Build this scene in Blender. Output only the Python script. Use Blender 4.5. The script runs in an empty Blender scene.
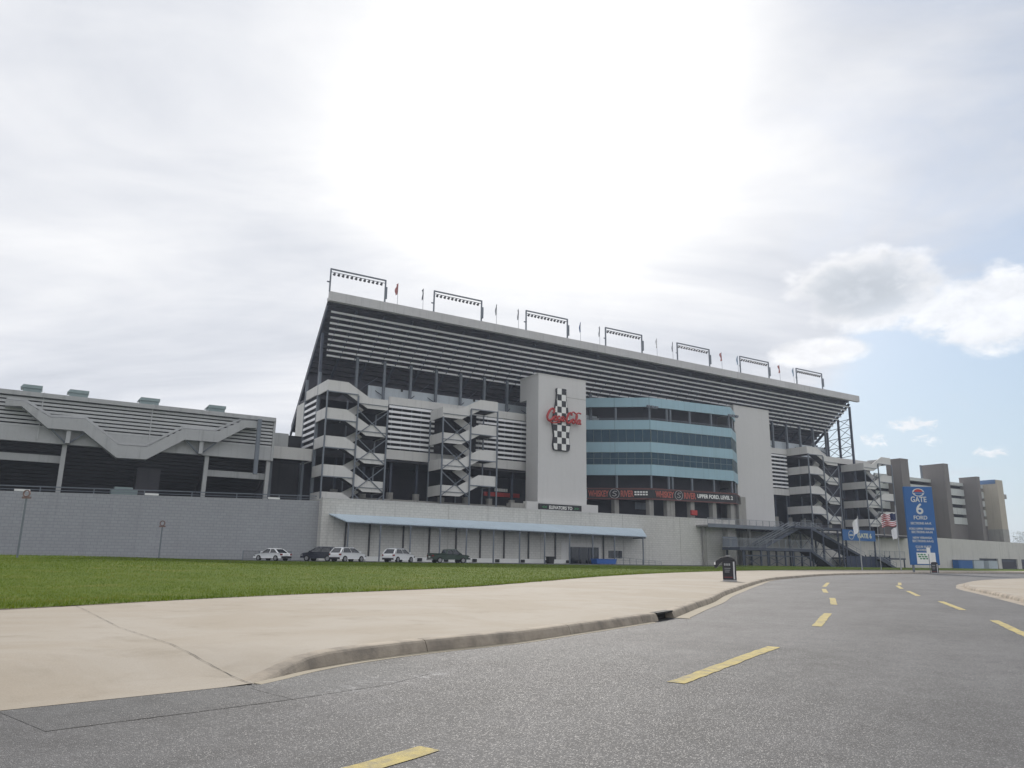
import bpy, bmesh, math, random
import numpy as np
import mathutils
import mathutils.geometry
from mathutils import Vector, Matrix

random.seed(7)
S = bpy.context.scene
COL = S.collection
R = math.radians

# ------------------------------------------------------------------ camera
CAM_H = 1.4
cam_d = bpy.data.cameras.new('camera')
cam_d.lens = 26.72
cam_d.sensor_width = 36.0
cam_d.clip_start = 0.1
cam_d.clip_end = 6000
cam = bpy.data.objects.new('camera', cam_d)
COL.objects.link(cam)
right = Vector((0.99988752, -0.00338375, 0.01461163))
up = Vector((-0.01499831, -0.22558302, 0.97410849))
fwd = Vector((0, 0.97421807, 0.2256084))
m = Matrix((right, up, -fwd)).transposed().to_4x4()
m.translation = (0, 0, CAM_H)
cam.matrix_world = m
S.camera = cam

# ------------------------------------------------------------------ light
SUN_EL, SUN_AZ = 33.0, 1.5
SKY_STRENGTH = 0.1
HAZE = 0.0003
sd = Vector((math.sin(R(SUN_AZ)) * math.cos(R(SUN_EL)), math.cos(R(SUN_AZ)) * math.cos(R(SUN_EL)), math.sin(R(SUN_EL))))
S.view_settings.view_transform = 'Standard'
S.view_settings.look = 'None'
S.view_settings.exposure = 0.2
S.view_settings.gamma = 1.0
S.view_settings.use_curve_mapping = False

sun_d = bpy.data.lights.new('sun', 'SUN')
sun_d.energy = 3.2
sun_d.angle = R(2.0)
sun_d.color = (1.0, 0.94, 0.86)
sun = bpy.data.objects.new('sun', sun_d)
sun.rotation_euler = (-(math.pi / 2 - R(SUN_EL)), 0, -R(SUN_AZ))
sun.location = (0, 0, 200)
COL.objects.link(sun)

world = bpy.data.worlds.new('World')
S.world = world
world.use_nodes = True
W = world.node_tree
W.nodes.clear()


def nd(t, typ, **kw):
    n = t.nodes.new(typ)
    for k, v in kw.items():
        setattr(n, k, v)
    return n


def setin(t, n, i, v):
    if isinstance(v, bpy.types.NodeSocket):
        t.links.new(v, n.inputs[i])
    else:
        n.inputs[i].default_value = v


def math_n(t, op, a, b=0.0, clamp=False):
    n = nd(t, 'ShaderNodeMath', operation=op, use_clamp=clamp)
    setin(t, n, 0, a)
    setin(t, n, 1, b)
    return n.outputs[0]


def maprange(t, v, a, b, c=0.0, d=1.0, smooth=True):
    n = nd(t, 'ShaderNodeMapRange', interpolation_type='SMOOTHSTEP' if smooth else 'LINEAR')
    setin(t, n, 0, v)
    for i, x in enumerate((a, b, c, d)):
        setin(t, n, i + 1, x)
    return n.outputs[0]


def mixc(t, f, a, b, blend='MIX'):
    n = nd(t, 'ShaderNodeMix', data_type='RGBA', blend_type=blend)
    setin(t, n, 0, f)
    for i, x in ((6, a), (7, b)):
        if isinstance(x, tuple):
            x = (*x[:3], 1)
        setin(t, n, i, x)
    return n.outputs[2]


def noise_n(t, vec, scale, detail=4.0, rough=0.55, dist=0.0):
    n = nd(t, 'ShaderNodeTexNoise')
    if vec is not None:
        t.links.new(vec, n.inputs['Vector'])
    n.inputs['Scale'].default_value = scale
    n.inputs['Detail'].default_value = detail
    n.inputs['Roughness'].default_value = rough
    n.inputs['Distortion'].default_value = dist
    return n.outputs['Fac']


def make_world():
    t = W
    tc = nd(t, 'ShaderNodeTexCoord').outputs['Generated']
    sep = nd(t, 'ShaderNodeSeparateXYZ')
    t.links.new(tc, sep.inputs[0])
    x, y, z = sep.outputs
    zz = math_n(t, 'ADD', math_n(t, 'MAXIMUM', z, 0.0), 0.16)
    comb = nd(t, 'ShaderNodeCombineXYZ')
    t.links.new(math_n(t, 'DIVIDE', x, zz), comb.inputs[0])
    t.links.new(math_n(t, 'DIVIDE', y, zz), comb.inputs[1])
    p = comb.outputs[0]

    def dot(v):
        n = nd(t, 'ShaderNodeVectorMath', operation='DOT_PRODUCT')
        t.links.new(tc, n.inputs[0])
        n.inputs[1].default_value = v
        return n.outputs['Value']

    def dirv(az, el):
        return (math.sin(R(az)) * math.cos(R(el)), math.cos(R(az)) * math.cos(R(el)), math.sin(R(el)))
    sky = nd(t, 'ShaderNodeTexSky', sky_type='NISHITA')
    sky.sun_disc = False
    sky.sun_elevation = R(SUN_EL)
    sky.sun_rotation = R(SUN_AZ)
    sky.air_density = 1.0
    sky.dust_density = 1.2
    skyc = nd(t, 'ShaderNodeVectorMath', operation='SCALE')
    t.links.new(sky.outputs[0], skyc.inputs[0])
    skyc.inputs['Scale'].default_value = SKY_STRENGTH
    # high veil of cloud, torn open low in the west and overhead behind the camera
    n1 = noise_n(t, p, 0.9, 8, 0.6, 0.5)
    mp = nd(t, 'ShaderNodeMapping')
    mp.inputs['Rotation'].default_value = (0, 0, R(35))
    mp.inputs['Scale'].default_value = (0.55, 1.25, 1)
    t.links.new(p, mp.inputs[0])
    n2 = noise_n(t, mp.outputs[0], 0.8, 7, 0.55, 0.9)
    gap = math_n(t, 'MAXIMUM',
                 maprange(t, dot(dirv(33, 6)), 0.955, 0.99),
                 math_n(t, 'MULTIPLY', maprange(t, dot(dirv(40, 30)), 0.86, 0.99), 0.68))
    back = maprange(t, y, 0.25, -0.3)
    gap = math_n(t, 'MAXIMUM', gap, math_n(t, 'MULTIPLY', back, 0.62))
    thr = maprange(t, gap, 0.0, 1.0, -0.1, 0.70, smooth=False)
    mask = maprange(t, n1, math_n(t, 'SUBTRACT', thr, 0.14), math_n(t, 'ADD', thr, 0.16))
    tcs = nd(t, 'ShaderNodeVectorMath', operation='MULTIPLY')
    t.links.new(tc, tcs.inputs[0])
    tcs.inputs[1].default_value = (1.0, 1.0, 1.7)
    n3 = noise_n(t, tcs.outputs[0], 11.0, 9, 0.6, 0.25)
    n3b = noise_n(t, tcs.outputs[0], 26.0, 6, 0.6, 0.2)
    n3c = noise_n(t, tcs.outputs[0], 55.0, 6, 0.65, 0.6)

    def blob(az, el, wa, we):
        # elliptical cloud bank about a direction of the sky
        ax = (math.cos(R(az)), -math.sin(R(az)), 0.0)
        az_o = math_n(t, 'DIVIDE', dot(ax), wa)
        el_o = math_n(t, 'DIVIDE', math_n(t, 'SUBTRACT', z, math.sin(R(el))), we)
        r2 = math_n(t, 'ADD', math_n(t, 'MULTIPLY', az_o, az_o), math_n(t, 'MULTIPLY', el_o, el_o))
        return math_n(t, 'SUBTRACT', 1.0, r2), el_o
    cm, belly = None, None
    for (az_, el_, wa, we, soft) in ((26.0, 18.6, 0.105, 0.048, 2.6), (22.6, 14.6, 0.062, 0.019, 2.2), (33.5, 16.2, 0.085, 0.052, 2.8), (28.2, 9.2, 0.026, 0.009, 1.6), (25.9, 8.3, 0.018, 0.009, 1.6), (28.8, 8.1, 0.016, 0.007, 1.6), (32.6, 7.1, 0.018, 0.007, 1.6)):
        b, e = blob(az_, el_, wa, we)
        nn = math_n(t, 'ADD', math_n(t, 'MULTIPLY', math_n(t, 'SUBTRACT', n3, 0.5), soft), math_n(t, 'MULTIPLY', math_n(t, 'SUBTRACT', n3b, 0.5), soft * 0.35))
        if wa < .03:
            nn = math_n(t, 'MULTIPLY', math_n(t, 'SUBTRACT', n3c, 0.5), 6.5)
        k = maprange(t, math_n(t, 'ADD', b, nn), 0.0, 0.7 if wa > .03 else 1.6)
        cm = k if cm is None else math_n(t, 'MAXIMUM', cm, k)
        if az_ == 26.0 and wa > .05:
            belly = math_n(t, 'MULTIPLY', maprange(t, math_n(t, 'ADD', b, math_n(t, 'MULTIPLY', math_n(t, 'SUBTRACT', n3b, 0.5), 1.6)), 0.25, 0.95), 1.0)
    sdot = math_n(t, 'MAXIMUM', dot(tuple(sd)), 0.0)
    g1 = math_n(t, 'POWER', sdot, 16.0)
    g2 = math_n(t, 'POWER', sdot, 60.0)
    n5 = noise_n(t, mp.outputs[0], 2.6, 7, 0.6, 0.8)
    n25 = math_n(t, 'ADD', math_n(t, 'MULTIPLY', n2, 0.82), math_n(t, 'MULTIPLY', n5, 0.18))
    lum = math_n(t, 'ADD', maprange(t, n25, 0.33, 0.67, 0.46, 0.86, smooth=False), math_n(t, 'MULTIPLY', g1, 0.30))
    # unseen clouds behind the camera, brightened to add light on the facade
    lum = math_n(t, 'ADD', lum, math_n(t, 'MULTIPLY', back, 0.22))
    lum = math_n(t, 'ADD', lum, math_n(t, 'MULTIPLY', math_n(t, 'MULTIPLY', g2, 0.6), maprange(t, n1, 0.25, 0.6, 0.6, 1.2)))
    cl = nd(t, 'ShaderNodeCombineXYZ')
    warm = maprange(t, lum, 0.6, 0.95)
    t.links.new(math_n(t, 'MULTIPLY', lum, maprange(t, lum, 0.5, 0.95, 0.93, 1.0)), cl.inputs[0])
    t.links.new(math_n(t, 'MULTIPLY', lum, maprange(t, lum, 0.55, 0.95, 0.98, 1.0)), cl.inputs[1])
    t.links.new(math_n(t, 'MULTIPLY', lum, maprange(t, lum, 0.55, 0.95, 1.07, 1.005)), cl.inputs[2])
    # hazy blue: the clear sky whitened towards the horizon
    blue = mixc(t, maprange(t, z, 0.40, 0.03, 0.25, 0.72), skyc.outputs[0], (0.40, 0.52, 0.64))
    c = mixc(t, mask, blue, cl.outputs[0])
    bel = math_n(t, 'ADD', maprange(t, n3b, 0.3, 0.7, 0.80, 0.95), math_n(t, 'MULTIPLY', belly, -0.32))
    cu = nd(t, 'ShaderNodeCombineXYZ')
    t.links.new(math_n(t, 'MULTIPLY', bel, maprange(t, bel, .5, .85, 0.93, 0.99)), cu.inputs[0])
    t.links.new(math_n(t, 'MULTIPLY', bel, 0.995), cu.inputs[1])
    t.links.new(math_n(t, 'MULTIPLY', bel, maprange(t, bel, .5, .85, 1.08, 1.015)), cu.inputs[2])
    c = mixc(t, math_n(t, 'MULTIPLY', cm, 0.84), c, cu.outputs[0])
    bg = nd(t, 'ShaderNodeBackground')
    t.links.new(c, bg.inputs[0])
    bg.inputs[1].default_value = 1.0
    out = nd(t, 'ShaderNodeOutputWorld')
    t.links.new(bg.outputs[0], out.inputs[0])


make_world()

# ------------------------------------------------------------------ facade frame
AZ = R(58.455)
TH = math.pi / 2 - AZ
P0 = 112.0
DU = Vector((math.sin(AZ), math.cos(AZ), 0))
DN = Vector((-math.cos(AZ), math.sin(AZ), 0))


def F(u, v, z=0.0):
    p = DU * u + DN * (P0 + v)
    return Vector((p.x, p.y, z))


def v_of(x, y):
    return x * DN.x + y * DN.y - P0


def u_of(x, y):
    return x * DU.x + y * DU.y


def zr(v):
    s = lambda a: .5 * (a + math.sqrt(a * a + .0016))
    a = s(.0085 * (v + 108))
    return .8 - s(.8 - a)


def sstep(a, b, x):
    k = min(1, max(0, (x - a) / (b - a)))
    return k * k * (3 - 2 * k)


# ------------------------------------------------------------------ materials
MATS = {}


def mat(name, col, rough=0.75, var=0.12, scale=0.35, streak=0.0, fine=0.06, bump=0.0, bump_scale=30.0,
        metal=0.0, block=None, seam=None, spec=0.4, tint=None):
    if name in MATS:
        return MATS[name]
    mt = bpy.data.materials.new(name)
    mt.use_nodes = True
    t = mt.node_tree
    b = t.nodes['Principled BSDF']
    tc = nd(t, 'ShaderNodeTexCoord').outputs['Object']
    n1 = noise_n(t, tc, scale, 5, 0.6)
    n2 = noise_n(t, tc, scale * 14, 3, 0.6)
    f = math_n(t, 'ADD', math_n(t, 'MULTIPLY', math_n(t, 'SUBTRACT', n1, 0.5), var * 4),
               math_n(t, 'MULTIPLY', math_n(t, 'SUBTRACT', n2, 0.5), fine * 4))
    sep = nd(t, 'ShaderNodeSeparateXYZ')
    t.links.new(tc, sep.inputs[0])
    if streak:
        mp = nd(t, 'ShaderNodeMapping')
        mp.inputs['Scale'].default_value = (1.6, 1.6, 0.09)
        t.links.new(tc, mp.inputs[0])
        n3 = noise_n(t, mp.outputs[0], 1.0, 4, 0.65)
        f = math_n(t, 'SUBTRACT', f, math_n(t, 'MULTIPLY', maprange(t, n3, 0.5, 0.75), streak))
    k = math_n(t, 'ADD', 1.0, f)
    comb = nd(t, 'ShaderNodeVectorMath', operation='SCALE')
    if tint:
        n4 = noise_n(t, tc, scale * 2.3, 4, 0.6)
        c0 = mixc(t, maprange(t, n4, 0.4, 0.68), col, tint)
        t.links.new(c0, comb.inputs[0])
    else:
        comb.inputs[0].default_value = col
    t.links.new(k, comb.inputs['Scale'])
    c = comb.outputs[0]
    hgt = None
    if block or seam:
        cv = nd(t, 'ShaderNodeCombineXYZ')
        t.links.new(math_n(t, 'ADD', sep.outputs[0], sep.outputs[1]), cv.inputs[0])
        t.links.new(sep.outputs[2], cv.inputs[1])
        br = nd(t, 'ShaderNodeTexBrick')
        t.links.new(cv.outputs[0], br.inputs['Vector'])
        br.inputs['Scale'].default_value = 1.0
        w, h, ms, dark = block if block else seam
        br.inputs['Brick Width'].default_value = w
        br.inputs['Row Height'].default_value = h
        br.inputs['Mortar Size'].default_value = ms
        br.inputs['Mortar Smooth'].default_value = 0.3
        br.offset = 0.5 if block else 0.0
        br.inputs['Color1'].default_value = (1, 1, 1, 1)
        v2 = 0.93 if block else 0.95
        br.inputs['Color2'].default_value = (v2, v2, v2, 1)
        br.inputs['Mortar'].default_value = (dark, dark, dark, 1)
        c = mixc(t, 1.0, c, br.outputs['Color'], 'MULTIPLY')
        hgt = math_n(t, 'SUBTRACT', 1.0, br.outputs['Fac'])
    t.links.new(c, b.inputs['Base Color'])
    b.inputs['Metallic'].default_value = metal
    b.inputs['Specular IOR Level'].default_value = spec
    t.links.new(math_n(t, 'ADD', rough, math_n(t, 'MULTIPLY', math_n(t, 'SUBTRACT', n2, 0.5), 0.25), True), b.inputs['Roughness'])
    if bump or hgt is not None:
        bp = nd(t, 'ShaderNodeBump')
        bp.inputs['Strength'].default_value = bump or 0.4
        bp.inputs['Distance'].default_value = 0.02
        nb = noise_n(t, tc, bump_scale, 4, 0.6)
        hh = nb if hgt is None else math_n(t, 'ADD', hgt, math_n(t, 'MULTIPLY', nb, 0.5))
        t.links.new(hh, bp.inputs['Height'])
        t.links.new(bp.outputs[0], b.inputs['Normal'])
    MATS[name] = mt
    return mt


def glass_mat(name, col, rough=0.12):
    mt = mat(name, col, rough, var=0.2, scale=0.6, fine=0.05, spec=0.7)
    return mt


WHITE = mat('white_painted_panel', (.66, .64, .60), .6, .05, .25, .22, .03)
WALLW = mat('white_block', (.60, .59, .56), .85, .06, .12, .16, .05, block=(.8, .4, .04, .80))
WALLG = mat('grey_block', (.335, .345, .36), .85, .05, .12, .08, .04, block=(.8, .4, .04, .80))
STUCCO = mat('white_stucco', (.60, .59, .585), .9, .04, .10, .05, .02, bump=.2, bump_scale=8)
BAND = mat('grey_white_band', (.61, .60, .585), .65, .05, .3, .14, .03)
ROOFG = mat('weathered_fascia', (.52, .51, .51), .55, .08, .2, .2, .03, seam=(3.0, 50, .02, .7))
SLAT = mat('louver_white', (.84, .84, .86), .45, .08, .3, .1, .03)
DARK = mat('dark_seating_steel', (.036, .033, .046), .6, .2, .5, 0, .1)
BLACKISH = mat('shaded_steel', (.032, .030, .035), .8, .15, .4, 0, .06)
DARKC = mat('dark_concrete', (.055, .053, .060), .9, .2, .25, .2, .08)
STEEL = mat('blue_grey_steel', (.15, .17, .20), .5, .12, .6, .1, .05)
RAILM = mat('galvanised_rail', (.27, .29, .32), .45, .1, .8, .05, .04)
STEELD = mat('dark_blue_steel', (.05, .06, .09), .5, .15, .6, 0, .05)
CONC = mat('pier_concrete', (.32, .31, .29), .9, .1, .8, .25, .06)
TEAL = mat('pale_blue_panel', (.31, .475, .555), .45, .05, .2, .12, .02, seam=(1.25, 50, .02, .75))
TEALG = mat('grey_teal_metal', (.22, .28, .285), .5, .1, .4, .15, .04)
GLASS = mat('blue_glass', (.018, .06, .095), .35, .2, .6, 0, .05, spec=.25)
GLASSD = glass_mat('dark_glass', (.012, .016, .024), .1)
TAUPE = mat('taupe_stucco', (.185, .168, .16), .9, .06, .15, .12, .03, bump=.2, bump_scale=8)
TAN = mat('tan_stucco', (.45, .405, .335), .9, .05, .15, .15, .03, bump=.2, bump_scale=8)
GREYP = mat('left_stand_panel', (.40, .405, .41), .55, .07, .25, .22, .04)
GREYS = mat('left_stand_slat', (.46, .465, .47), .55, .08, .3, .12, .04)
CANOPY = mat('canopy_metal', (.50, .60, .68), .4, .06, .3, .1, .03, seam=(1.2, 50, .03, .8))
RED = mat('red_paint', (.42, .035, .03), .5, .1, .6, .05, .04)
REDORANGE = mat('banner_red', (.42, .10, .07), .6, .1, .6, .05, .04)
BLACKB = mat('banner_black', (.02, .02, .024), .5, .2, .6, 0, .05)
BLUE = mat('sign_blue', (.018, .11, .32), .55, .08, .3, .05, .03)
WHITEP = mat('white_paint', (.78, .78, .76), .5, .05, .5, .05, .03)
YELLOW = mat('yellow_road_paint', (.41, .335, .125), .85, .12, 2.2, 0, .24, bump=.5, bump_scale=60, tint=(.27, .235, .14))
RUBBER = mat('black_rubber', (.02, .02, .02), .8, .1, 2, 0, .05)
CHROME = mat('bright_metal', (.55, .55, .56), .25, .05, 2, 0, .03, metal=1.0)
GREENP = mat('green_print', (.05, .22, .09), .6, .1, 1, 0, .05)
GREYBOX = mat('lamp_grey', (.10, .10, .11), .5, .1, 2, 0, .05)


def asphalt_mat(name, c, sparkle):
    mt = bpy.data.materials.new(name)
    mt.use_nodes = True
    t = mt.node_tree
    b = t.nodes['Principled BSDF']
    tc = nd(t, 'ShaderNodeTexCoord').outputs['Object']
    big = noise_n(t, tc, .22, 5, .6, .5)
    mid = noise_n(t, tc, 2.2, 4, .65)
    v = nd(t, 'ShaderNodeTexVoronoi')
    t.links.new(tc, v.inputs['Vector'])
    v.inputs['Scale'].default_value = 95
    v2 = nd(t, 'ShaderNodeTexVoronoi')
    t.links.new(tc, v2.inputs['Vector'])
    v2.inputs['Scale'].default_value = 48
    sp = nd(t, 'ShaderNodeSeparateColor')
    t.links.new(v.outputs['Color'], sp.inputs[0])
    sp2 = nd(t, 'ShaderNodeSeparateColor')
    t.links.new(v2.outputs['Color'], sp2.inputs[0])
    stone = maprange(t, sp.outputs[0], .72, 1.0)
    stone2 = maprange(t, sp2.outputs[1], .82, 1.0)
    k = math_n(t, 'ADD', maprange(t, big, .3, .7, .82, 1.16), maprange(t, mid, .3, .7, -.12, .12))
    k = math_n(t, 'ADD', k, math_n(t, 'MULTIPLY', math_n(t, 'MAXIMUM', stone, math_n(t, 'MULTIPLY', stone2, .7)), sparkle))
    # long wear streaks following the carriageway, and a dried mineral stain by the kerb end
    mp = nd(t, 'ShaderNodeMapping')
    mp.vector_type = 'TEXTURE'
    mp.inputs['Rotation'].default_value = (0, 0, R(60))
    mp.inputs['Scale'].default_value = (14, 1.1, 1)
    t.links.new(tc, mp.inputs[0])
    wear = noise_n(t, mp.outputs[0], 1.0, 4, .6, .3)
    k = math_n(t, 'ADD', k, maprange(t, wear, .3, .7, -.10, .10))
    mq = nd(t, 'ShaderNodeMapping')
    mq.vector_type = 'TEXTURE'
    mq.inputs['Location'].default_value = (-1.3, 9.15, 0)
    mq.inputs['Rotation'].default_value = (0, 0, R(55))
    mq.inputs['Scale'].default_value = (1.5, .42, 10)
    t.links.new(tc, mq.inputs[0])
    ln = nd(t, 'ShaderNodeVectorMath', operation='LENGTH')
    t.links.new(mq.outputs[0], ln.inputs[0])
    sn = noise_n(t, tc, 3.6, 6, .62, 1.4)
    stain = math_n(t, 'MULTIPLY', maprange(t, sn, .50, .62), maprange(t, ln.outputs['Value'], 1.0, .45))
    k = math_n(t, 'ADD', k, math_n(t, 'MULTIPLY', stain, 1.0))
    sc = nd(t, 'ShaderNodeVectorMath', operation='SCALE')
    sc.inputs[0].default_value = c
    t.links.new(k, sc.inputs['Scale'])
    t.links.new(sc.outputs[0], b.inputs['Base Color'])
    b.inputs['Roughness'].default_value = .72
    t.links.new(maprange(t, stone, 0, 1, .8, .5), b.inputs['Roughness'])
    b.inputs['Specular IOR Level'].default_value = .35
    bp = nd(t, 'ShaderNodeBump')
    bp.inputs['Strength'].default_value = .55
    bp.inputs['Distance'].default_value = .012
    hh = math_n(t, 'ADD', math_n(t, 'SUBTRACT', 1.0, v.outputs['Distance']), math_n(t, 'MULTIPLY', mid, .6))
    t.links.new(hh, bp.inputs['Height'])
    t.links.new(bp.outputs[0], b.inputs['Normal'])
    return mt


ASPH = asphalt_mat('asphalt', (.082, .082, .085), .58)
ASPH2 = asphalt_mat('fine_asphalt', (.078, .079, .082), .35)


def concrete_mat():
    mt = bpy.data.materials.new('pavement_concrete')
    mt.use_nodes = True
    t = mt.node_tree
    b = t.nodes['Principled BSDF']
    tc = nd(t, 'ShaderNodeTexCoord').outputs['Object']
    big = noise_n(t, tc, .28, 6, .62, .8)
    mid = noise_n(t, tc, 1.3, 5, .6, .4)
    fine = noise_n(t, tc, 60, 3, .6)
    c = mixc(t, maprange(t, big, .36, .68), (.300, .262, .212), (.335, .303, .260))
    c = mixc(t, math_n(t, 'MULTIPLY', maprange(t, mid, .5, .8), .5), c, (.215, .185, .14))
    sc = nd(t, 'ShaderNodeVectorMath', operation='SCALE')
    t.links.new(c, sc.inputs[0])
    t.links.new(maprange(t, fine, .25, .75, .92, 1.07), sc.inputs['Scale'])
    t.links.new(sc.outputs[0], b.inputs['Base Color'])
    b.inputs['Roughness'].default_value = .88
    b.inputs['Specular IOR Level'].default_value = .25
    bp = nd(t, 'ShaderNodeBump')
    bp.inputs['Strength'].default_value = .25
    bp.inputs['Distance'].default_value = .006
    t.links.new(fine, bp.inputs['Height'])
    t.links.new(bp.outputs[0], b.inputs['Normal'])
    return mt


PAVE = concrete_mat()
KERB = mat('kerb_concrete', (.33, .285, .23), .9, .16, .9, 0, .09, bump=.35, bump_scale=40, tint=(.20, .175, .145))
GUTTER = mat('gutter_concrete', (.30, .265, .205), .9, .12, .8, 0, .08, bump=.3, bump_scale=40)


def lawn_mat(name, a, b_, c_):
    mt = bpy.data.materials.new(name)
    mt.use_nodes = True
    t = mt.node_tree
    b = t.nodes['Principled BSDF']
    tc = nd(t, 'ShaderNodeTexCoord').outputs['Object']
    n1 = noise_n(t, tc, .35, 6, .65, .4)
    n2 = noise_n(t, tc, 3.0, 5, .65)
    n3 = noise_n(t, tc, 24, 4, .7)
    c = mixc(t, maprange(t, n2, .35, .7), a, b_)
    c = mixc(t, math_n(t, 'MULTIPLY', maprange(t, n1, .52, .72), .6), c, c_)
    sc = nd(t, 'ShaderNodeVectorMath', operation='SCALE')
    t.links.new(c, sc.inputs[0])
    t.links.new(maprange(t, n3, .25, .75, .55, 1.4), sc.inputs['Scale'])
    t.links.new(sc.outputs[0], b.inputs['Base Color'])
    b.inputs['Roughness'].default_value = .9
    b.inputs['Specular IOR Level'].default_value = .1
    bp = nd(t, 'ShaderNodeBump')
    bp.inputs['Strength'].default_value = .8
    bp.inputs['Distance'].default_value = .06
    t.links.new(math_n(t, 'ADD', n3, n2), bp.inputs['Height'])
    t.links.new(bp.outputs[0], b.inputs['Normal'])
    return mt


LAWN = lawn_mat('lawn_turf', (.075, .118, .008), (.10, .145, .010), (.17, .165, .035))
FIELD = lawn_mat('dull_ground', (.09, .095, .06), (.10, .10, .065), (.12, .11, .07))


def blade_mat(name, cols, trans=0.35, patch=0.0):
    mt = bpy.data.materials.new(name)
    mt.use_nodes = True
    t = mt.node_tree
    b = t.nodes['Principled BSDF']
    geo = nd(t, 'ShaderNodeNewGeometry')
    k = geo.outputs['Random Per Island']
    if patch:
        tc = nd(t, 'ShaderNodeTexCoord').outputs['Object']
        n1 = noise_n(t, tc, .45, 6, .65, .5)
        k = math_n(t, 'ADD', math_n(t, 'MULTIPLY', k, 1 - patch), math_n(t, 'MULTIPLY', maprange(t, n1, .3, .72), patch))
    cr = nd(t, 'ShaderNodeValToRGB')
    t.links.new(k, cr.inputs[0])
    e = cr.color_ramp.elements
    e[0].color = (*cols[0], 1)
    e[1].color = (*cols[-1], 1)
    for i, c in enumerate(cols[1:-1]):
        x = cr.color_ramp.elements.new((i + 1) / (len(cols) - 1))
        x.color = (*c, 1)
    t.links.new(cr.outputs[0], b.inputs['Base Color'])
    b.inputs['Roughness'].default_value = .7
    b.inputs['Specular IOR Level'].default_value = .15
    tr = nd(t, 'ShaderNodeBsdfTranslucent')
    t.links.new(cr.outputs[0], tr.inputs[0])
    mx = nd(t, 'ShaderNodeMixShader')
    mx.inputs[0].default_value = trans
    t.links.new(b.outputs[0], mx.inputs[1])
    t.links.new(tr.outputs[0], mx.inputs[2])
    t.links.new(mx.outputs[0], t.nodes['Material Output'].inputs[0])
    return mt


BLADE = blade_mat('grass_blade', [(.055, .10, .006), (.09, .14, .009), (.13, .17, .014), (.22, .20, .06)], .4, .55)
LEAF = blade_mat('tree_leaf', [(.05, .07, .03), (.07, .09, .04), (.09, .11, .05)])
BARK = mat('tree_bark', (.10, .08, .06), .9, .2, 1.5)


# ------------------------------------------------------------------ mesh helper
class MB:
    def __init__(s, o=(0, 0, 0)):
        s.v, s.f, s.o = [], [], Vector(o)

    def add(s, vs, fs):
        k = len(s.v)
        s.v += [Vector(p) - s.o for p in vs]
        s.f += [tuple(i + k for i in f) for f in fs]
        return s

    def box(s, x0, x1, y0, y1, z0, z1):
        x0, x1 = min(x0, x1), max(x0, x1)
        y0, y1 = min(y0, y1), max(y0, y1)
        z0, z1 = min(z0, z1), max(z0, z1)
        vs = [(x, y, z) for z in (z0, z1) for y in (y0, y1) for x in (x0, x1)]
        return s.add(vs, [(0, 2, 3, 1), (4, 5, 7, 6), (0, 1, 5, 4), (2, 6, 7, 3), (0, 4, 6, 2), (1, 3, 7, 5)])

    def bar(s, p, q, w, h=None):
        h = h or w
        p, q = Vector(p), Vector(q)
        d = (q - p).normalized()
        a = Vector((0, 0, 1)) if abs(d.z) < .95 else Vector((0, 1, 0))
        x = d.cross(a).normalized()
        y = x.cross(d).normalized()
        vs = []
        for c in (p, q):
            for sx, sy in ((-1, -1), (1, -1), (1, 1), (-1, 1)):
                vs.append(c + x * sx * w / 2 + y * sy * h / 2)
        return s.add(vs, [(3, 2, 1, 0), (4, 5, 6, 7), (0, 1, 5, 4), (1, 2, 6, 5), (2, 3, 7, 6), (3, 0, 4, 7)])

    def tube(s, p, q, r, r2=None, n=10, cap=True):
        r2 = r if r2 is None else r2
        p, q = Vector(p), Vector(q)
        d = (q - p).normalized()
        a = Vector((0, 0, 1)) if abs(d.z) < .95 else Vector((1, 0, 0))
        x = d.cross(a).normalized()
        y = d.cross(x).normalized()
        vs = []
        for c, rr in ((p, r), (q, r2)):
            for i in range(n):
                t = 2 * math.pi * i / n
                vs.append(c + (x * math.cos(t) + y * math.sin(t)) * rr)
        fs = [(i, (i + 1) % n, n + (i + 1) % n, n + i) for i in range(n)]
        if cap:
            fs += [tuple(range(n))[::-1], tuple(range(n, 2 * n))]
        return s.add(vs, fs)

    def path(s, pts, r, n=6):
        for a, b in zip(pts, pts[1:]):
            s.tube(a, b, r, n=n)
        return s

    def prism(s, poly, a, b, axis='y'):
        """extrude a 2-D polygon: axis y -> poly is (x,z); axis x -> (y,z); axis z -> (x,y)"""
        def P(c, t):
            return {'y': (c[0], t, c[1]), 'x': (t, c[0], c[1]), 'z': (c[0], c[1], t)}[axis]
        n = len(poly)
        vs = [P(c, a) for c in poly] + [P(c, b) for c in poly]
        fs = [tuple(range(n)), tuple(range(2 * n - 1, n - 1, -1))]
        fs += [(i, i + n, (i + 1) % n + n, (i + 1) % n) for i in range(n)]
        return s.add(vs, fs)

    def build(s, name, material, parent=None, bevel=0, smooth=False, loc=None, rotz=None, norm=True):
        me = bpy.data.meshes.new(name)
        me.from_pydata([tuple(p) for p in s.v], [], s.f)
        bm = bmesh.new()
        bm.from_mesh(me)
        if norm:
            bmesh.ops.recalc_face_normals(bm, faces=bm.faces[:])
        if bevel:
            bmesh.ops.bevel(bm, geom=bm.edges[:], offset=bevel, segments=2, affect='EDGES', profile=.5)
        bm.to_mesh(me)
        bm.free()
        if smooth:
            for p in me.polygons:
                p.use_smooth = True
        me.materials.append(material)
        o = bpy.data.objects.new(name, me)
        COL.objects.link(o)
        if parent is not None:
            o.parent = parent
        if loc is not None:
            o.location = loc
        if rotz is not None:
            o.rotation_euler = (0, 0, rotz)
        return o


def tag(o, label, cat, group=None):
    o['label'] = label
    o['category'] = cat
    if group:
        o['group'] = group
    return o


def kind(o, k):
    o['kind'] = k
    return o


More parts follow.
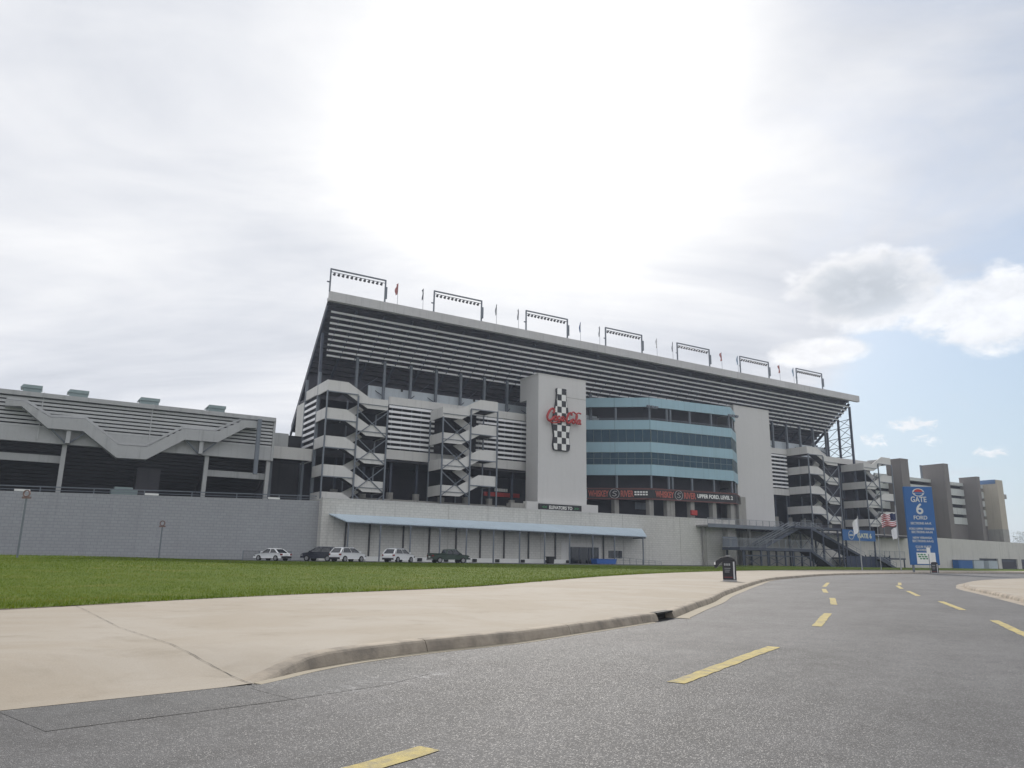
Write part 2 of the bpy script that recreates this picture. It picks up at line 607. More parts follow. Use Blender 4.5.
def thing(name, label, cat, loc, rotz=0.0, group=None):
    o = bpy.data.objects.new(name, None)
    o.empty_display_size = .3
    COL.objects.link(o)
    o.location = loc
    o.rotation_euler = (0, 0, rotz)
    return tag(o, label, cat, group)


def fthing(name, label, cat, u, v, z, group=None):
    """a thing standing in the facade frame; its parts are written in absolute (u, v, z)"""
    return thing(name, label, cat, F(u, v, z), TH, group)


def fsingle(name, label, cat, mb, u, v, z, material, group=None, bevel=0):
    o = mb.build(name, material, None, bevel, loc=F(u, v, z), rotz=TH)
    return tag(o, label, cat, group)


def dup(root, loc, rotz=None, label=None):
    r = root.copy()
    COL.objects.link(r)
    r.location = loc
    if rotz is not None:
        r.rotation_euler = (0, 0, rotz)
    if label:
        r['label'] = label
    for ch in list(root.children):
        c = ch.copy()
        COL.objects.link(c)
        c.parent = r
        for g in list(ch.children):
            d = g.copy()
            COL.objects.link(d)
            d.parent = c
    return r


def text_mb(mb, s, x0, x1, z0, z1, y, depth=.04, keep=False, shear=0.0, frame=None, bold=.03):
    """lettering of string s fitted in the rectangle x0..x1, z0..z1 of a wall facing -y"""
    cu = bpy.data.curves.new('lettering', 'FONT')
    cu.body = s
    cu.size = 1
    cu.extrude = .5
    cu.shear = shear
    cu.offset = bold
    ob = bpy.data.objects.new('lettering', cu)
    COL.objects.link(ob)
    dg = bpy.context.evaluated_depsgraph_get()
    dg.update()
    me = bpy.data.meshes.new_from_object(ob.evaluated_get(dg))
    bpy.data.objects.remove(ob)
    bpy.data.curves.remove(cu)
    co = [v.co.copy() for v in me.vertices]
    if not co:
        return
    ax, bx = min(c.x for c in co), max(c.x for c in co)
    ay, by = min(c.y for c in co), max(c.y for c in co)
    sx = (x1 - x0) / (bx - ax)
    sy = (z1 - z0) / (by - ay)
    if keep:
        q = min(sx, sy)
        cx, cz = (x0 + x1) / 2, (z0 + z1) / 2
        x0, z0 = cx - q * (bx - ax) / 2, cz - q * (by - ay) / 2
        sx = sy = q
    vs = []
    for c in co:
        p = Vector((x0 + (c.x - ax) * sx, y - (c.z + .5) * depth, z0 + (c.y - ay) * sy))
        if frame is not None:
            p = frame(p)
        vs.append(p)
    mb.add(vs, [tuple(p.vertices) for p in me.polygons])
    bpy.data.meshes.remove(me)


# ------------------------------------------------------------------ ground sheets
def smooth_line(pts, step=.6):
    out = []
    n = len(pts)
    for i in range(n - 1):
        p0, p1, p2, p3 = (Vector(pts[max(0, min(n - 1, j))]) for j in (i - 1, i, i + 1, i + 2))
        k = max(2, min(40, int((p2 - p1).length / step)))
        for j in range(k):
            t = j / k
            out.append(.5 * ((2 * p1) + (p2 - p0) * t + (2 * p0 - 5 * p1 + 4 * p2 - p3) * t * t + (3 * p1 - p0 - 3 * p2 + p3) * t ** 3))
    out.append(Vector(pts[-1]))
    return out


def sheet(name, poly, zf, material, cell=6.0, near=None, parent=None):
    """one sheet over a plan polygon, cut finely enough to follow the height function zf(x, y)"""
    # constrained triangulation keeps concave outlines exact
    pts = [Vector((p[0], p[1])) for p in poly]
    n_ = len(pts)
    cv, _, cf, *_r = mathutils.geometry.delaunay_2d_cdt(pts, [], [list(range(n_))], 1, 1e-5)
    bm = bmesh.new()
    vs = [bm.verts.new((p[0], p[1], 0)) for p in cv]
    for f in cf:
        bm.faces.new([vs[i] for i in f])

    def cut(co, no):
        bmesh.ops.bisect_plane(bm, geom=bm.verts[:] + bm.edges[:] + bm.faces[:], dist=1e-5, plane_co=co, plane_no=no)
    for v in list(range(-130, 41, 5)) + [-112, -108, -104]:
        cut(F(0, v), DN)
    if cell:
        for k in range(-10, 60):
            cut(F(k * cell, 0), DU)
    if near:
        x0, x1, y0, y1, st = near
        k = x0
        while k <= x1:
            cut((k, 0, 0), (1, 0, 0))
            k += st
        k = y0
        while k <= y1:
            cut((0, k, 0), (0, 1, 0))
            k += st
    for v in bm.verts:
        v.co.z = zf(v.co.x, v.co.y)
    bmesh.ops.recalc_face_normals(bm, faces=bm.faces[:])
    for fa in bm.faces:
        if fa.normal.z < 0:
            fa.normal_flip()
    me = bpy.data.meshes.new(name)
    bm.to_mesh(me)
    bm.free()
    me.materials.append(material)
    o = bpy.data.objects.new(name, me)
    COL.objects.link(o)
    if parent:
        o.parent = parent
    return o


def road_z(x, y):
    return zr(v_of(x, y))


# ground to the horizon
gmb = MB()
us = [-3000, -1000, -400, -150, 0, 150, 400, 1000, 3000]
vv = [-3000, -600, -140, -115, -108, -104] + list(range(-100, 21, 10)) + [60, 600, 3000]
for j, v in enumerate(vv):
    for i, u in enumerate(us):
        p = F(u, v, zr(v) - .12)
        gmb.v.append(p)
for j in range(len(vv) - 1):
    for i in range(len(us) - 1):
        a = j * len(us) + i
        gmb.f.append((a, a + 1, a + 1 + len(us), a + len(us)))
kind(gmb.build('ground', FIELD), 'structure')

KERB_PTS = [(-2.78, 8.78), (-2.62, 9.2), (-2.42, 9.8), (-2.05, 10.55), (-1.5, 11.35), (-.83, 12.15), (.08, 13.15), (1.14, 14.7), (3.42, 18.15), (3.97, 19.1), (5.5, 23.0), (6.8, 26.2),
            (8.4, 30.7), (10.1, 35), (13.1, 42.5), (18.0, 54), (23.3, 63.5), (29, 73), (36.0, 82.5), (47, 94.8), (61, 108.2), (77.5, 120.9), (100, 135), (140, 158)]
KL = smooth_line(KERB_PTS, .5)
APRON = [(-2.75, 8.75), (-4.5, 7.1), (-9, 2.7), (-20, -8.2), (-40, -28)]

road_poly = [(p.x, p.y) for p in KL] + [(200, 120), (120, -30), (0, -60), (-60, -48)] + list(reversed(APRON[1:]))
road = kind(sheet('road', road_poly, road_z, ASPH, cell=10), 'structure')

LAWN_EDGE = [(-26, -6), (-16, 7), (-10, 15.6), (-8.97, 17.6), (-6.7, 21.9), (-2.1, 29), (1.4, 37.5), (5.8, 49.2), (12.0, 62.5), (21.0, 78.0), (33, 94.5), (49, 112.0), (66, 126), (90, 142), (130, 166)]
LE = smooth_line(LAWN_EDGE, 1.2)


def seg_dist(x, y, line):
    best = 1e9
    for a, b in zip(line, line[1:]):
        ax, ay, bx, by = a[0], a[1], b[0], b[1]
        dx, dy = bx - ax, by - ay
        t = max(0, min(1, ((x - ax) * dx + (y - ay) * dy) / (dx * dx + dy * dy)))
        best = min(best, math.hypot(x - ax - t * dx, y - ay - t * dy))
    return best


def pave_z(x, y):
    z = zr(v_of(x, y)) + .18
    if x < 0 and y < 16:
        d = seg_dist(x, y, APRON)
        # the driveway apron ramps down to the road
        side = (x + 2.75) * (-.70) + (y - 8.75) * (-.72)
        k = sstep(0.5, -1.6, -side) if side < 0.5 else 1.0
        k = sstep(-1.5, .25, side)
        drop = (1 - sstep(0.0, 2.6, d)) * k
        z -= .177 * drop
    return z


pave_poly = list(reversed(APRON)) + [(p.x - .0, p.y) for p in KL[1:]] + [(126, 170)] + [(p.x, p.y) for p in reversed(LE[:-1])] + [(-40, -20)]
# keep the pavement behind the kerb stone
KN = []
for i, p in enumerate(KL):
    a, b = KL[max(0, i - 1)], KL[min(len(KL) - 1, i + 1)]
    t = (b - a).normalized()
    KN.append(Vector((t.y, -t.x)))       # towards the road
pave_poly = list(reversed(APRON)) + [tuple(p - n * .2) for p, n in list(zip(KL, KN))[1:]] + [(p.x, p.y) for p in reversed(LE)]
pavement = kind(sheet('pavement', pave_poly, pave_z, PAVE, cell=8, near=(-12, 0, -2, 16, .5)), 'structure')


def lawn_z(x, y):
    v, u = v_of(x, y), u_of(x, y)
    z = zr(v) + .18
    d = seg_dist(x, y, LAWN_EDGE)
    b = (.06 + .27 * sstep(22, 2, u)) * sstep(0, 30, d) * sstep(118, 70, u)
    b *= sstep(-26, -32, v) if v > -32 else 1.0
    return z + b + .035 * (1 - math.exp(-d / .15))


lawn_poly = [(p.x, p.y) for p in LE] + [tuple(F(250, -2)[:2]), tuple(F(108, -2)[:2]), tuple(F(100, -26)[:2]), tuple(F(-60, -26)[:2])]
lawn = kind(sheet('lawn', lawn_poly, lawn_z, LAWN, cell=4), 'structure')
lot = kind(sheet('parking_lot', [tuple(F(-70, -26.2)[:2]), tuple(F(100, -26.2)[:2]), tuple(F(108, -2)[:2]), tuple(F(124, .5)[:2]), tuple(F(-70, 1.5)[:2])],
                 lambda x, y: zr(v_of(x, y)) + .12, ASPH2, cell=0), 'structure')


# kerb: swept stones with joints, gutter pan at their foot
def sweep(mb, idx, prof, hs=None):
    n = len(prof)
    base = len(mb.v)
    for q, i in enumerate(idx):
        p, nn = KL[i], KN[i]
        for (o, z) in prof:
            zz = z * (hs[q] if hs else 1)
            mb.v.append(Vector((p.x + nn.x * o, p.y + nn.y * o, road_z(p.x, p.y) + zz)))
    for q in range(len(idx) - 1):
        for k in range(n - 1):
            a = base + q * n + k
            mb.f.append((a, a + 1, a + 1 + n, a + n))
    mb.f.append(tuple(range(base, base + n)))
    e = base + (len(idx) - 1) * n
    mb.f.append(tuple(range(e + n - 1, e - 1, -1)))


arc = [0]
for a, b in zip(KL, KL[1:]):
    arc.append(arc[-1] + (b - a).length)
kprof = [(.02, -.1), (.02, .02), (.0, .08), (-.03, .145), (-.055, .17), (-.10, .182), (-.215, .184), (-.215, -.1)]
kmb = MB()
inlet_i = min(range(len(KL)), key=lambda i: (KL[i] - Vector((3.42, 18.15))).length)
stones = []
i = 0
while i < len(KL) - 1:
    L_ = 3.2 if arc[i] < 60 else 9
    j = i
    while j < len(KL) - 1 and arc[j] - arc[i] < L_:
        j += 1
    if i < inlet_i - 0 <= j:
        j = inlet_i
    stones.append((i, j))
    i = j
    if i == inlet_i:
        i = inlet_i + 2
for (a, b) in stones:
    idx = list(range(a, b + 1))
    hs = [max(.06, 1 - .985 * sstep(-1.5, .25, -arc[i])) for i in idx]
    # a narrow open joint at each end
    save = KL[b].copy()
    KL[b] = KL[b] - (KL[b] - KL[b - 1]).normalized() * .014
    sweep(kmb, idx, kprof, hs)
    KL[b] = save
kerb = kind(kmb.build('kerb', KERB), 'structure')
imb = MB()
a, b = KL[inlet_i], KL[inlet_i + 2]
na = KN[inlet_i]
for (o0, o1, z0, z1) in ((-.215, -.19, -.1, .184), (-.19, -.01, .145, .185), (-.19, .0, -.1, .012)):
    vs = []
    for zz in (z0, z1):
        for (p, o) in ((a, o0), (a, o1), (b, o1), (b, o0)):
            vs.append((p.x + na.x * o, p.y + na.y * o, road_z(p.x, p.y) + zz))
    imb.add(vs, [(3, 2, 1, 0), (4, 5, 6, 7), (0, 1, 5, 4), (1, 2, 6, 5), (2, 3, 7, 6), (3, 0, 4, 7)])
imb.build('drain_inlet', RUBBER, kerb)
gut = MB()
gp = lambda w: [(w, -.05), (w, .004), (.025, .014)]
i0 = 1
idx = [i for i in range(0, inlet_i)]
sweep(gut, idx, gp(.13))
idx = [i for i in range(inlet_i + 2, len(KL)) if arc[i] < 60]
n0 = len(idx)
for (q, i) in enumerate(idx[:-1]):
    w0 = .30 * sstep(58, 40, arc[i]) + .03
    w1 = .30 * sstep(58, 40, arc[i + 1]) + .03
    if q == 0:
        w0 = .42
    p, pn, r_, rn = KL[i], KN[i], KL[i + 1], KN[i + 1]
    vs = [(p.x + pn.x * .025, p.y + pn.y * .025, road_z(p.x, p.y) + .014), (p.x + pn.x * w0, p.y + pn.y * w0, road_z(p.x, p.y) + .006),
          (r_.x + rn.x * w1, r_.y + rn.y * w1, road_z(r_.x, r_.y) + .006), (r_.x + rn.x * .025, r_.y + rn.y * .025, road_z(r_.x, r_.y) + .014)]
    gut.add(vs, [(0, 1, 2, 3)])
gut.build('gutter', GUTTER, kerb)


def strip(mb, pts, w, zf, lift, jag=0.0):
    pts = [Vector(p[:2]) for p in pts]
    vs = []
    for i, p in enumerate(pts):
        a, b = pts[max(0, i - 1)], pts[min(len(pts) - 1, i + 1)]
        t = (b - a).normalized()
        n = Vector((-t.y, t.x))
        ww = w * (1 + jag * random.uniform(-.7, .8))
        off = n * random.uniform(-1, 1) * jag * w
        for sg in (-1, 1):
            q = p + off + n * sg * ww / 2
            vs.append((q.x, q.y, zf(q.x, q.y) + lift))
    mb.add(vs, [(2 * i, 2 * i + 1, 2 * i + 3, 2 * i + 2) for i in range(len(pts) - 1)])


def refine(pts, st):
    out = []
    for a, b in zip(pts, pts[1:]):
        a, b = Vector(a), Vector(b)
        k = max(1, int((b - a).length / st))
        out += [a.lerp(b, j / k) for j in range(k)]
    return out + [Vector(pts[-1])]


CRACK = mat('tar_crack', (.07, .067, .063), .9, .2, 2)
jm = MB()
strip(jm, refine([(-10.8, 19.03), (-8.41, 15.76), (-6.11, 12.54), (-4.2, 10.27), (-2.62, 8.55)], .12), .007, pave_z, .010, .9)
jm.build('expansion_joint', CRACK, pavement)
cm_ = MB()
strip(cm_, refine([(-3.61, 6.41), (-3.22, 6.81), (-2.74, 7.27), (-2.11, 7.91)], .12), .005, road_z, .0045, 1.0)
strip(cm_, refine([(2.1, 14.55), (3.1, 13.7), (3.9, 13.05), (5.1, 12.6)], .15), .006, road_z, .0045, 1.0)
strip(cm_, refine([(-2.7, 8.5), (-2.4, 8.2), (-2.05, 7.9)], .1), .006, road_z, .0045, 1.0)
cm_.build('road_crack', CRACK, road)
patch = sheet('asphalt_patch', [(-3.61, 6.42), (-3.22, 6.82), (-2.74, 7.28), (-2.11, 7.92), (-1.3, 8.9), (-.95, 9.7), (-1.2, 10.6), (-1.55, 11.0), (-2.2, 9.9), (-2.6, 9.0), (-2.7, 8.72), (-4.42, 7.1)],
              lambda x, y: road_z(x, y) + .0025, ASPH2, cell=0, parent=road)
# painted lane dashes
for pts in ([(-1.35, 5.0), (-.56, 6.1)], [(1.96, 9.37), (4.43, 13.33)], [(6.8, 17.54), (8.82, 21.85)], [(10.8, 26.2), (12.65, 30.8)], [(14.4, 35.7), (16.1, 40.2)], [(17.5, 43.6), (21.0, 51.6)],
            [(10.3, 15.6), (12.5, 20.4)], [(14.15, 24.6), (16.3, 29.75)], [(17.75, 34.1), (20.15, 39.7)], [(21.4, 42.8), (23.8, 48.1)], [(24.6, 49.4), (27.4, 55)]):
    mm = MB()
    strip(mm, refine(pts, .25), .21, road_z, .006, .06)
    mm.build('lane_dash', YELLOW, road)

# traffic island
ISL = [(26.3, 45.3), (24.6, 41.6), (22.6, 36.8), (19.6, 29.9), (16, 21.5), (14, 14), (26, 2), (90, 40), (75, 92), (62, 86), (48.0, 73.0), (37.8, 62.4), (31.0, 53.2), (28.0, 48.2)]
isl = smooth_line(ISL + [ISL[0]], 1.0)
imb = MB()
n = len(isl)
for i, p in enumerate(isl):
    a, b = isl[max(0, i - 1)], isl[min(n - 1, i + 1)]
    t = (b - a).normalized()
    nn = Vector((-t.y, t.x))
    for (o, z) in ((-.45, .003), (-.03, .012), (0, .1), (.04, .145), (.09, .155), (.24, .157)):
        q = p + nn * o * -1 if False else p - nn * -o
        imb.v.append(Vector((q.x, q.y, road_z(q.x, q.y) + z)))
for i in range(n - 1):
    for k in range(5):
        a = i * 6 + k
        imb.f.append((a, a + 1, a + 7, a + 6))
ISLAND_KERB = imb
cen = Vector((50, 50))


def island_side():
    # profile offsets grow towards the island's inside
    p, a = isl[3], isl[4]
    t = (a - p).normalized()
    nn = Vector((-t.y, t.x))
    return (cen - p).dot(nn) > 0


if not island_side():
    for i, p in enumerate(isl):
        a, b = isl[max(0, i - 1)], isl[min(n - 1, i + 1)]
        t = (b - a).normalized()
        nn = Vector((t.y, -t.x))
        for k, (o, z) in enumerate(((-.45, .003), (-.03, .012), (0, .1), (.04, .145), (.09, .155), (.24, .157))):
            q = p + nn * o
            imb.v[i * 6 + k] = Vector((q.x, q.y, road_z(q.x, q.y) + z))
island_kerb = kind(imb.build('island_kerb', KERB), 'structure')
ins = []
for i in range(n - 1):
    v5 = imb.v[i * 6 + 5]
    ins.append((v5.x, v5.y))
kind(sheet('island_pavement', ins, lambda x, y: road_z(x, y) + .156, PAVE, cell=10), 'structure')


# grass blades, dense near the pavement
def grass():
    rng = np.random.default_rng(3)
    V, Fc = [], []
    le = [(p.x, p.y) for p in LE if -12 < p.x < 60]

    def blade(x, y, h, w):
        z = lawn_z(x, y) - .01
        a = rng.uniform(0, math.pi)
        lx, ly = rng.normal(0, .35, 2) * h
        dx, dy = math.cos(a) * w, math.sin(a) * w
        k = len(V)
        V.extend([(x - dx, y - dy, z), (x + dx, y + dy, z), (x + lx, y + ly, z + h)])
        Fc.append((k, k + 1, k + 2))
    # fringe along the pavement edge
    for a, b in zip(le, le[1:]):
        L_ = math.hypot(b[0] - a[0], b[1] - a[1])
        dist = math.hypot(*a)
        m_ = int(L_ * 60 * min(1, (28 / dist)))
        for _ in range(m_):
            t = rng.uniform()
            x, y = a[0] + (b[0] - a[0]) * t, a[1] + (b[1] - a[1]) * t
            nx, ny = -(b[1] - a[1]) / L_, (b[0] - a[0]) / L_
            o = rng.normal(.09, .11)
            s_ = min(2.2, max(1, dist / 22))
            blade(x + nx * o, y + ny * o, rng.uniform(.05, .12), .008 * s_ * 1.4)
    # body of the lawn
    cnt = 0
    while cnt < 105000:
        y = 13 * (95 / 13) ** rng.uniform()
        x = rng.uniform(-.72, .35) * y
        v, u = v_of(x, y), u_of(x, y)
        if v > -27.5 or u > 105:
            continue
        # inside the lawn: beyond the pavement edge
        ok = False
        for a, b in zip(LAWN_EDGE, LAWN_EDGE[1:]):
            if a[1] <= y <= b[1]:
                xe = a[0] + (b[0] - a[0]) * (y - a[1]) / (b[1] - a[1])
                ok = x < xe - .05
                break
        if not ok:
            continue
        s_ = max(1, y / 22)
        blade(x, y, rng.uniform(.03, .07) * min(1.4, s_ ** .4), .0065 * s_)
        cnt += 1
    me = bpy.data.meshes.new('grass')
    me.from_pydata(V, [], Fc)
    me.materials.append(BLADE)
    o = bpy.data.objects.new('grass', me)
    COL.objects.link(o)
    tag(o, 'short mown green grass covering the sloping lawn', 'grass')
    kind(o, 'stuff')


grass()
sm = MB()
strip(sm, [(p.x, p.y) for p in LE if -14 < p.x < 60], .16, lambda x, y: pave_z(x, y), .006, .35)
sm.build('soil_edge', mat('bare_soil', (.10, .075, .045), .95, .2, 1.5, 0, .12), lawn)

# ================================================================== retaining walls
t = fthing('retaining_wall', 'long white block wall under the grandstand, behind the parked cars', 'wall', 36, 0, .5)
o = (36, 0, .5)
w = MB(o).prism([(36, .2), (123.6, .2), (123.6, 10.0), (36, 10.0)], 0, .6)
w.box(36, 36.6, .6, 5, .2, 10.0)
w.box(123.0, 123.6, .6, 9, .2, 9.2)
w.build('block_face', WALLW, t)
MB(o).box(35.95, 123.65, -.06, .66, 10.0, 10.12).build('coping', BAND, t)
jm = MB(o)
for u in (57, 75, 93.5, 108):
    jm.box(u, u + .05, -.03, -.004, .8, 10)
jm.build('control_joint', CONC, t)
DS = mat('dark_downspout', (.05, .05, .055), .5, .1, 1)
for u in (39.8, 43.6, 49.2, 53.7, 58.5, 63.0, 67.6, 72.5, 78.1, 88.8):
    MB(o).box(u - .11, u + .11, -.2, -.012, .9, 6.95).build('downspout', DS, t)
MB(o).box(43, 80.2, -.62, -.22, .7, 1.62).build('barrier_kerb', WHITEP, t)
bk = MB(o)
for u in (46.3, 51.5, 56.1, 58.8, 61.3, 65.6, 70.6, 75.6, 80.0, 82.5, 85.3):
    bk.box(u, u + .75, -.8, -.63, 1.0, 1.5)
bk.build('bumper_block_trim', RUBBER, t)
d = MB(o).box(79.4, 88.2, -.05, -.01, .7, 4.55).build('door_surround', BAND, t)
MB(o).box(81.1, 87.6, -.1, -.055, .8, 3.85).build('door', GLASSD, t)
fr = MB(o)
for u in (81.1, 83.3, 85.4, 87.6):
    fr.box(u - .06, u + .06, -.16, -.105, .8, 3.85)
fr.build('door_frame', STEELD, t)
MB(o).box(90.0, 93.2, -.06, -.01, 2.0, 3.35).build('window', GLASSD, t)

t = fthing('entrance_canopy', 'pale blue sloping metal canopy on thin posts along the white wall', 'canopy', 37, -3, .8)
o = (37, -3, .8)
cmn = MB(o)
cmn.add([(37.1, -.02, 7.75), (98.2, -.02, 7.55), (96.2, -3.6, 6.05), (38.6, -3.6, 6.6), (37.1, -.02, 7.62), (98.2, -.02, 7.42), (96.2, -3.6, 5.9), (38.6, -3.6, 6.45)],
        [(0, 1, 2, 3), (7, 6, 5, 4), (0, 4, 5, 1), (1, 5, 6, 2), (2, 6, 7, 3), (3, 7, 4, 0)])
cmn.build('canopy_roof', CANOPY, t)
for i, u in enumerate((39.0, 44.0, 48.9, 53.9, 58.6, 63.6, 68.6, 73.6, 78.8, 83.8, 88.7, 95.4)):
    MB(o).box(u - .09, u + .09, -3.5, -3.32, .8, 6.45 - (u - 39) * .0095).build('post', STEEL, t)
MB(o).bar((38.7, -3.41, 6.38), (96, -3.41, 5.85), .14).build('gutter_beam', STEEL, t)
MB(o).box(95.9, 96.1, -3.4, -.02, 5.6, 5.85).build('end_beam', STEEL, t)

t = fthing('boundary_wall', 'grey block wall with pipe rail on top below the slatted stand', 'wall', 0, 1.5, .5)
o = (0, 1.5, .5)
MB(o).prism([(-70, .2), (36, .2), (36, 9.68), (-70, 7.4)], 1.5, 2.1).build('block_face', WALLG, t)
rl = MB(o)
rl.bar((-70, 1.8, 8.1), (35.6, 1.8, 10.35), .12)
rl.bar((-70, 1.8, 7.7), (35.6, 1.8, 9.95), .07)
rl.build('top_rail', STEEL, t)
for u in range(-60, 36, 6):
    zb = 7.4 + (u + 70) * .02151
    MB(o).box(u - .06, u + .06, 1.74, 1.86, zb, zb + .72).build('rail_post', STEEL, t)
for i, (u, lab) in enumerate(((-1.9, 'short white strip light on grey wall at the picture edge'), (12.9, 'white strip light on grey wall next to the teal roof unit'), (29.2, 'white strip light on grey wall below the bridge to the stair tower'))):
    zb = 7.4 + (u + 70) * .02151
    fsingle('strip_light', lab.replace(' at the picture edge', ' farthest from the white wall'), 'light', MB((u, 1.8, zb)).box(u - .85, u + .85, 1.5, 1.72, zb + .02, zb + .28), u, 1.8, zb, WHITEP, 'strip lights along the grey wall', .02)
t = fthing('roof_unit', 'grey teal boxed air unit on top of the grey block wall', 'air unit', 9.6, 3, 8.6)
MB((9.6, 3, 8.6)).box(8, 11.2, 2.2, 4, 8.6, 9.85).build('housing', TEALG, t, .04)
MB((9.6, 3, 8.6)).box(8.4, 10.6, 2.4, 3.8, 9.851, 10.15).build('top_hood', TEALG, t, .04)

# ================================================================== slatted stand at the side
t = fthing('slatted_stand', 'low grey slatted grandstand with zigzag stairway across its back', 'grandstand', 0, 4, .8)
o = (0, 4, .8)
UL, UR = -48, 28.9
MB(o).box(UL, UR, 2.9, 4.2, 21.2, 21.78).build('roof_edge', GREYP, t)
MB(o).box(UL, UR, 4.2, 16, 21.3, 21.6).build('roof_deck', GREYP, t)
for k in range(8):
    z = 20.95 - k * .5
    MB(o).box(UL, UR - .25, 3.3, 3.6, z - .22, z + .09).build('slat', GREYS, t)
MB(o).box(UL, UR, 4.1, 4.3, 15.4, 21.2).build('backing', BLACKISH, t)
MB(o).box(UL, UR, 3.3, 4.05, 15.35, 17.3).build('band_panel', GREYP, t)
MB(o).box(UR - .22, UR + .1, 3.2, 4.05, 15.3, 21.6).build('end_trim', GREYP, t)
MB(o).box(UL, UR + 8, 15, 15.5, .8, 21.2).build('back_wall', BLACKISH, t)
MB(o).box(UR - .05, UR + .15, 4.32, 15, 15.4, 21.2).build('end_panel', GREYP, t)
ss = MB(o)
n_ = 14
pf = [(4.4, 15.3)]
for k in range(n_):
    pf += [(4.4 + k * .75, 15.3 - (k) * .42), (4.4 + (k + 1) * .75, 15.3 - k * .42)]
pf += [(14.9, 9.0), (14.9, 15.6), (4.4, 15.6)]
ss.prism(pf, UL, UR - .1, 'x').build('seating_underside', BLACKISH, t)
for u in (-28, -13, 2.0, 19.8, 28.5):
    MB(o).bar((u, 4.6, .8), (u + .0, 3.9, 15.4), .55, .45).build('column', GREYP, t)
    MB(o).bar((u, 5.0, 13.5), (u, 12, 9.2), .35).build('raker', DARKC, t)
MB(o).box(UL, 2.2, 4.9, 5.3, 13.0, 13.95).build('beam', GREYP, t)
MB(o).box(19.9, UR, 4.9, 5.3, 12.6, 13.5).build('beam', GREYP, t)
MB(o).box(11.2, 14.2, 6, 9, .8, 13.2).build('stair_core', DARKC, t)
Bz = [(-5.2, 19.5), (-3.4, 19.6), (-.2, 17.1), (3.8, 17.1), (8.1, 13.95), (11.7, 14.0), (16.3, 17.15), (20.7, 17.2), (24.4, 19.7), (26.0, 19.8)]
Tz = [(-5.2, 20.25), (-3.2, 20.25), (-.1, 18.5), (3.9, 18.7), (8.2, 15.6), (11.6, 15.65), (16.0, 18.65), (20.5, 18.7), (24.0, 20.75), (26.0, 20.8)]
st_ = thing('zigzag', '', '', (0, 0, 0))
bpy.data.objects.remove(st_)
zs = MB(o).prism(Bz + Tz[::-1], 1.85, 2.05).build('stair_parapet', GREYP, t)
MB(o).prism(Bz + [(x, z + .3) for x, z in Bz[::-1]], 2.06, 3.3).build('stair_soffit', GREYS, t)
rr = MB(o)
for a, b in zip(Tz, Tz[1:]):
    rr.bar((a[0], 3.3, a[1] + .45), (b[0], 3.3, b[1] + .45), .14, .3)
rr.build('rear_parapet_rim', GREYS, t)
for u, z in ((2.2, 17.1), (18.6, 17.15)):
    MB(o).box(u - .25, u + .25, 2.1, 3.25, 15.4, z + .02).build('bracket', GREYP, t)
    b_ = MB(o)
    b_.bar((u - 2.0, 2.5, z), (u - .2, 3.0, 15.5), .16)
    b_.bar((u + 2.0, 2.5, z), (u + .2, 3.0, 15.5), .16)
    b_.build('bracket_strut', STEEL, t)
for (u0, u1) in ((-3.7, -1.6), (1.7, 3.9), (10.5, 12.9), (19.7, 22.0), (-17, -15)):
    vb = MB(o)
    vb.box(u0, u1, 6, 8, 21.6, 23.1)
    h = vb.build('roof_vent', TEALG, t, .03)
    MB(o).prism([(u0 - .3, 22.8), (u1 + .1, 22.8), (u1 + .1, 23.22), (u0, 23.22)], 5.8, 8.2).build('vent_hood', TEALG, h)
MB(o).box(25.95, 26.5, 1.5, 1.95, 13.0, 21.1).build('downpipe', STEEL, t)
for u in (-1.2, 11.9):
    MB(o).box(u - .06, u + .06, 3.2, 3.38, 15.7, 21.9).build('conduit_pipe', GREYS, t)

t = fthing('bridge', 'grey boxed footbridge between slatted stand and corner stair tower', 'bridge', 33, 8, 9)
o = (33, 8, 9)
MB(o).box(29.4, 36.2, 8, 8.3, 16.35, 18.25).build('parapet', BAND, t)
MB(o).box(29.4, 36.2, 8.32, 12, 16.4, 16.7).build('deck', DARKC, t)
MB(o).box(30.1, 32.6, 9, 12, 16.72, 20.5).build('lobby_box', GREYP, t)
for u in (30.4, 35.4):
    MB(o).box(u - .2, u + .2, 9.5, 9.9, .8, 16.35).build('post', STEEL, t)
MB(o).box(29.5, 36, 14, 14.3, .8, 16.3).build('back_wall', DARKC, t)

# ================================================================== main grandstand
GO = (36, 9, 8.6)
t = fthing('grandstand', 'huge grandstand with white louvers under its overhanging seats', 'grandstand', *GO)
GS = t
MB(GO).box(35.9, 175.2, 3.4, 4.2, 42.05, 43.6).build('roof_fascia', ROOFG, t)
MB(GO).box(36.4, 175.2, 4.2, 6.4, 42.9, 43.3).build('roof_deck', ROOFG, t)
# stepped underside of the seating, falling away towards the track
pf = []
nstep = 27
for k in range(nstep):
    y0 = 6.2 + k * .86
    z0 = 42.3 - k * .70
    pf += [(y0, z0), (y0 + .86, z0)]
y_end, z_end = pf[-1]
pf += [(y_end, z_end + 1.3), (6.2, 42.9)]
us = MB(GO)
n = len(pf)


def uleft(v):
    return 36.3 + (v - 4.5) * .085


vs = [(uleft(y), y, z) for y, z in pf] + [(174.9, y, z) for y, z in pf]
us.add(vs, [tuple(range(n)), tuple(range(2 * n - 1, n - 1, -1))] + [(i, i + n, (i + 1) % n + n, (i + 1) % n) for i in range(n)])
us.build('seating_underside', DARK, t)
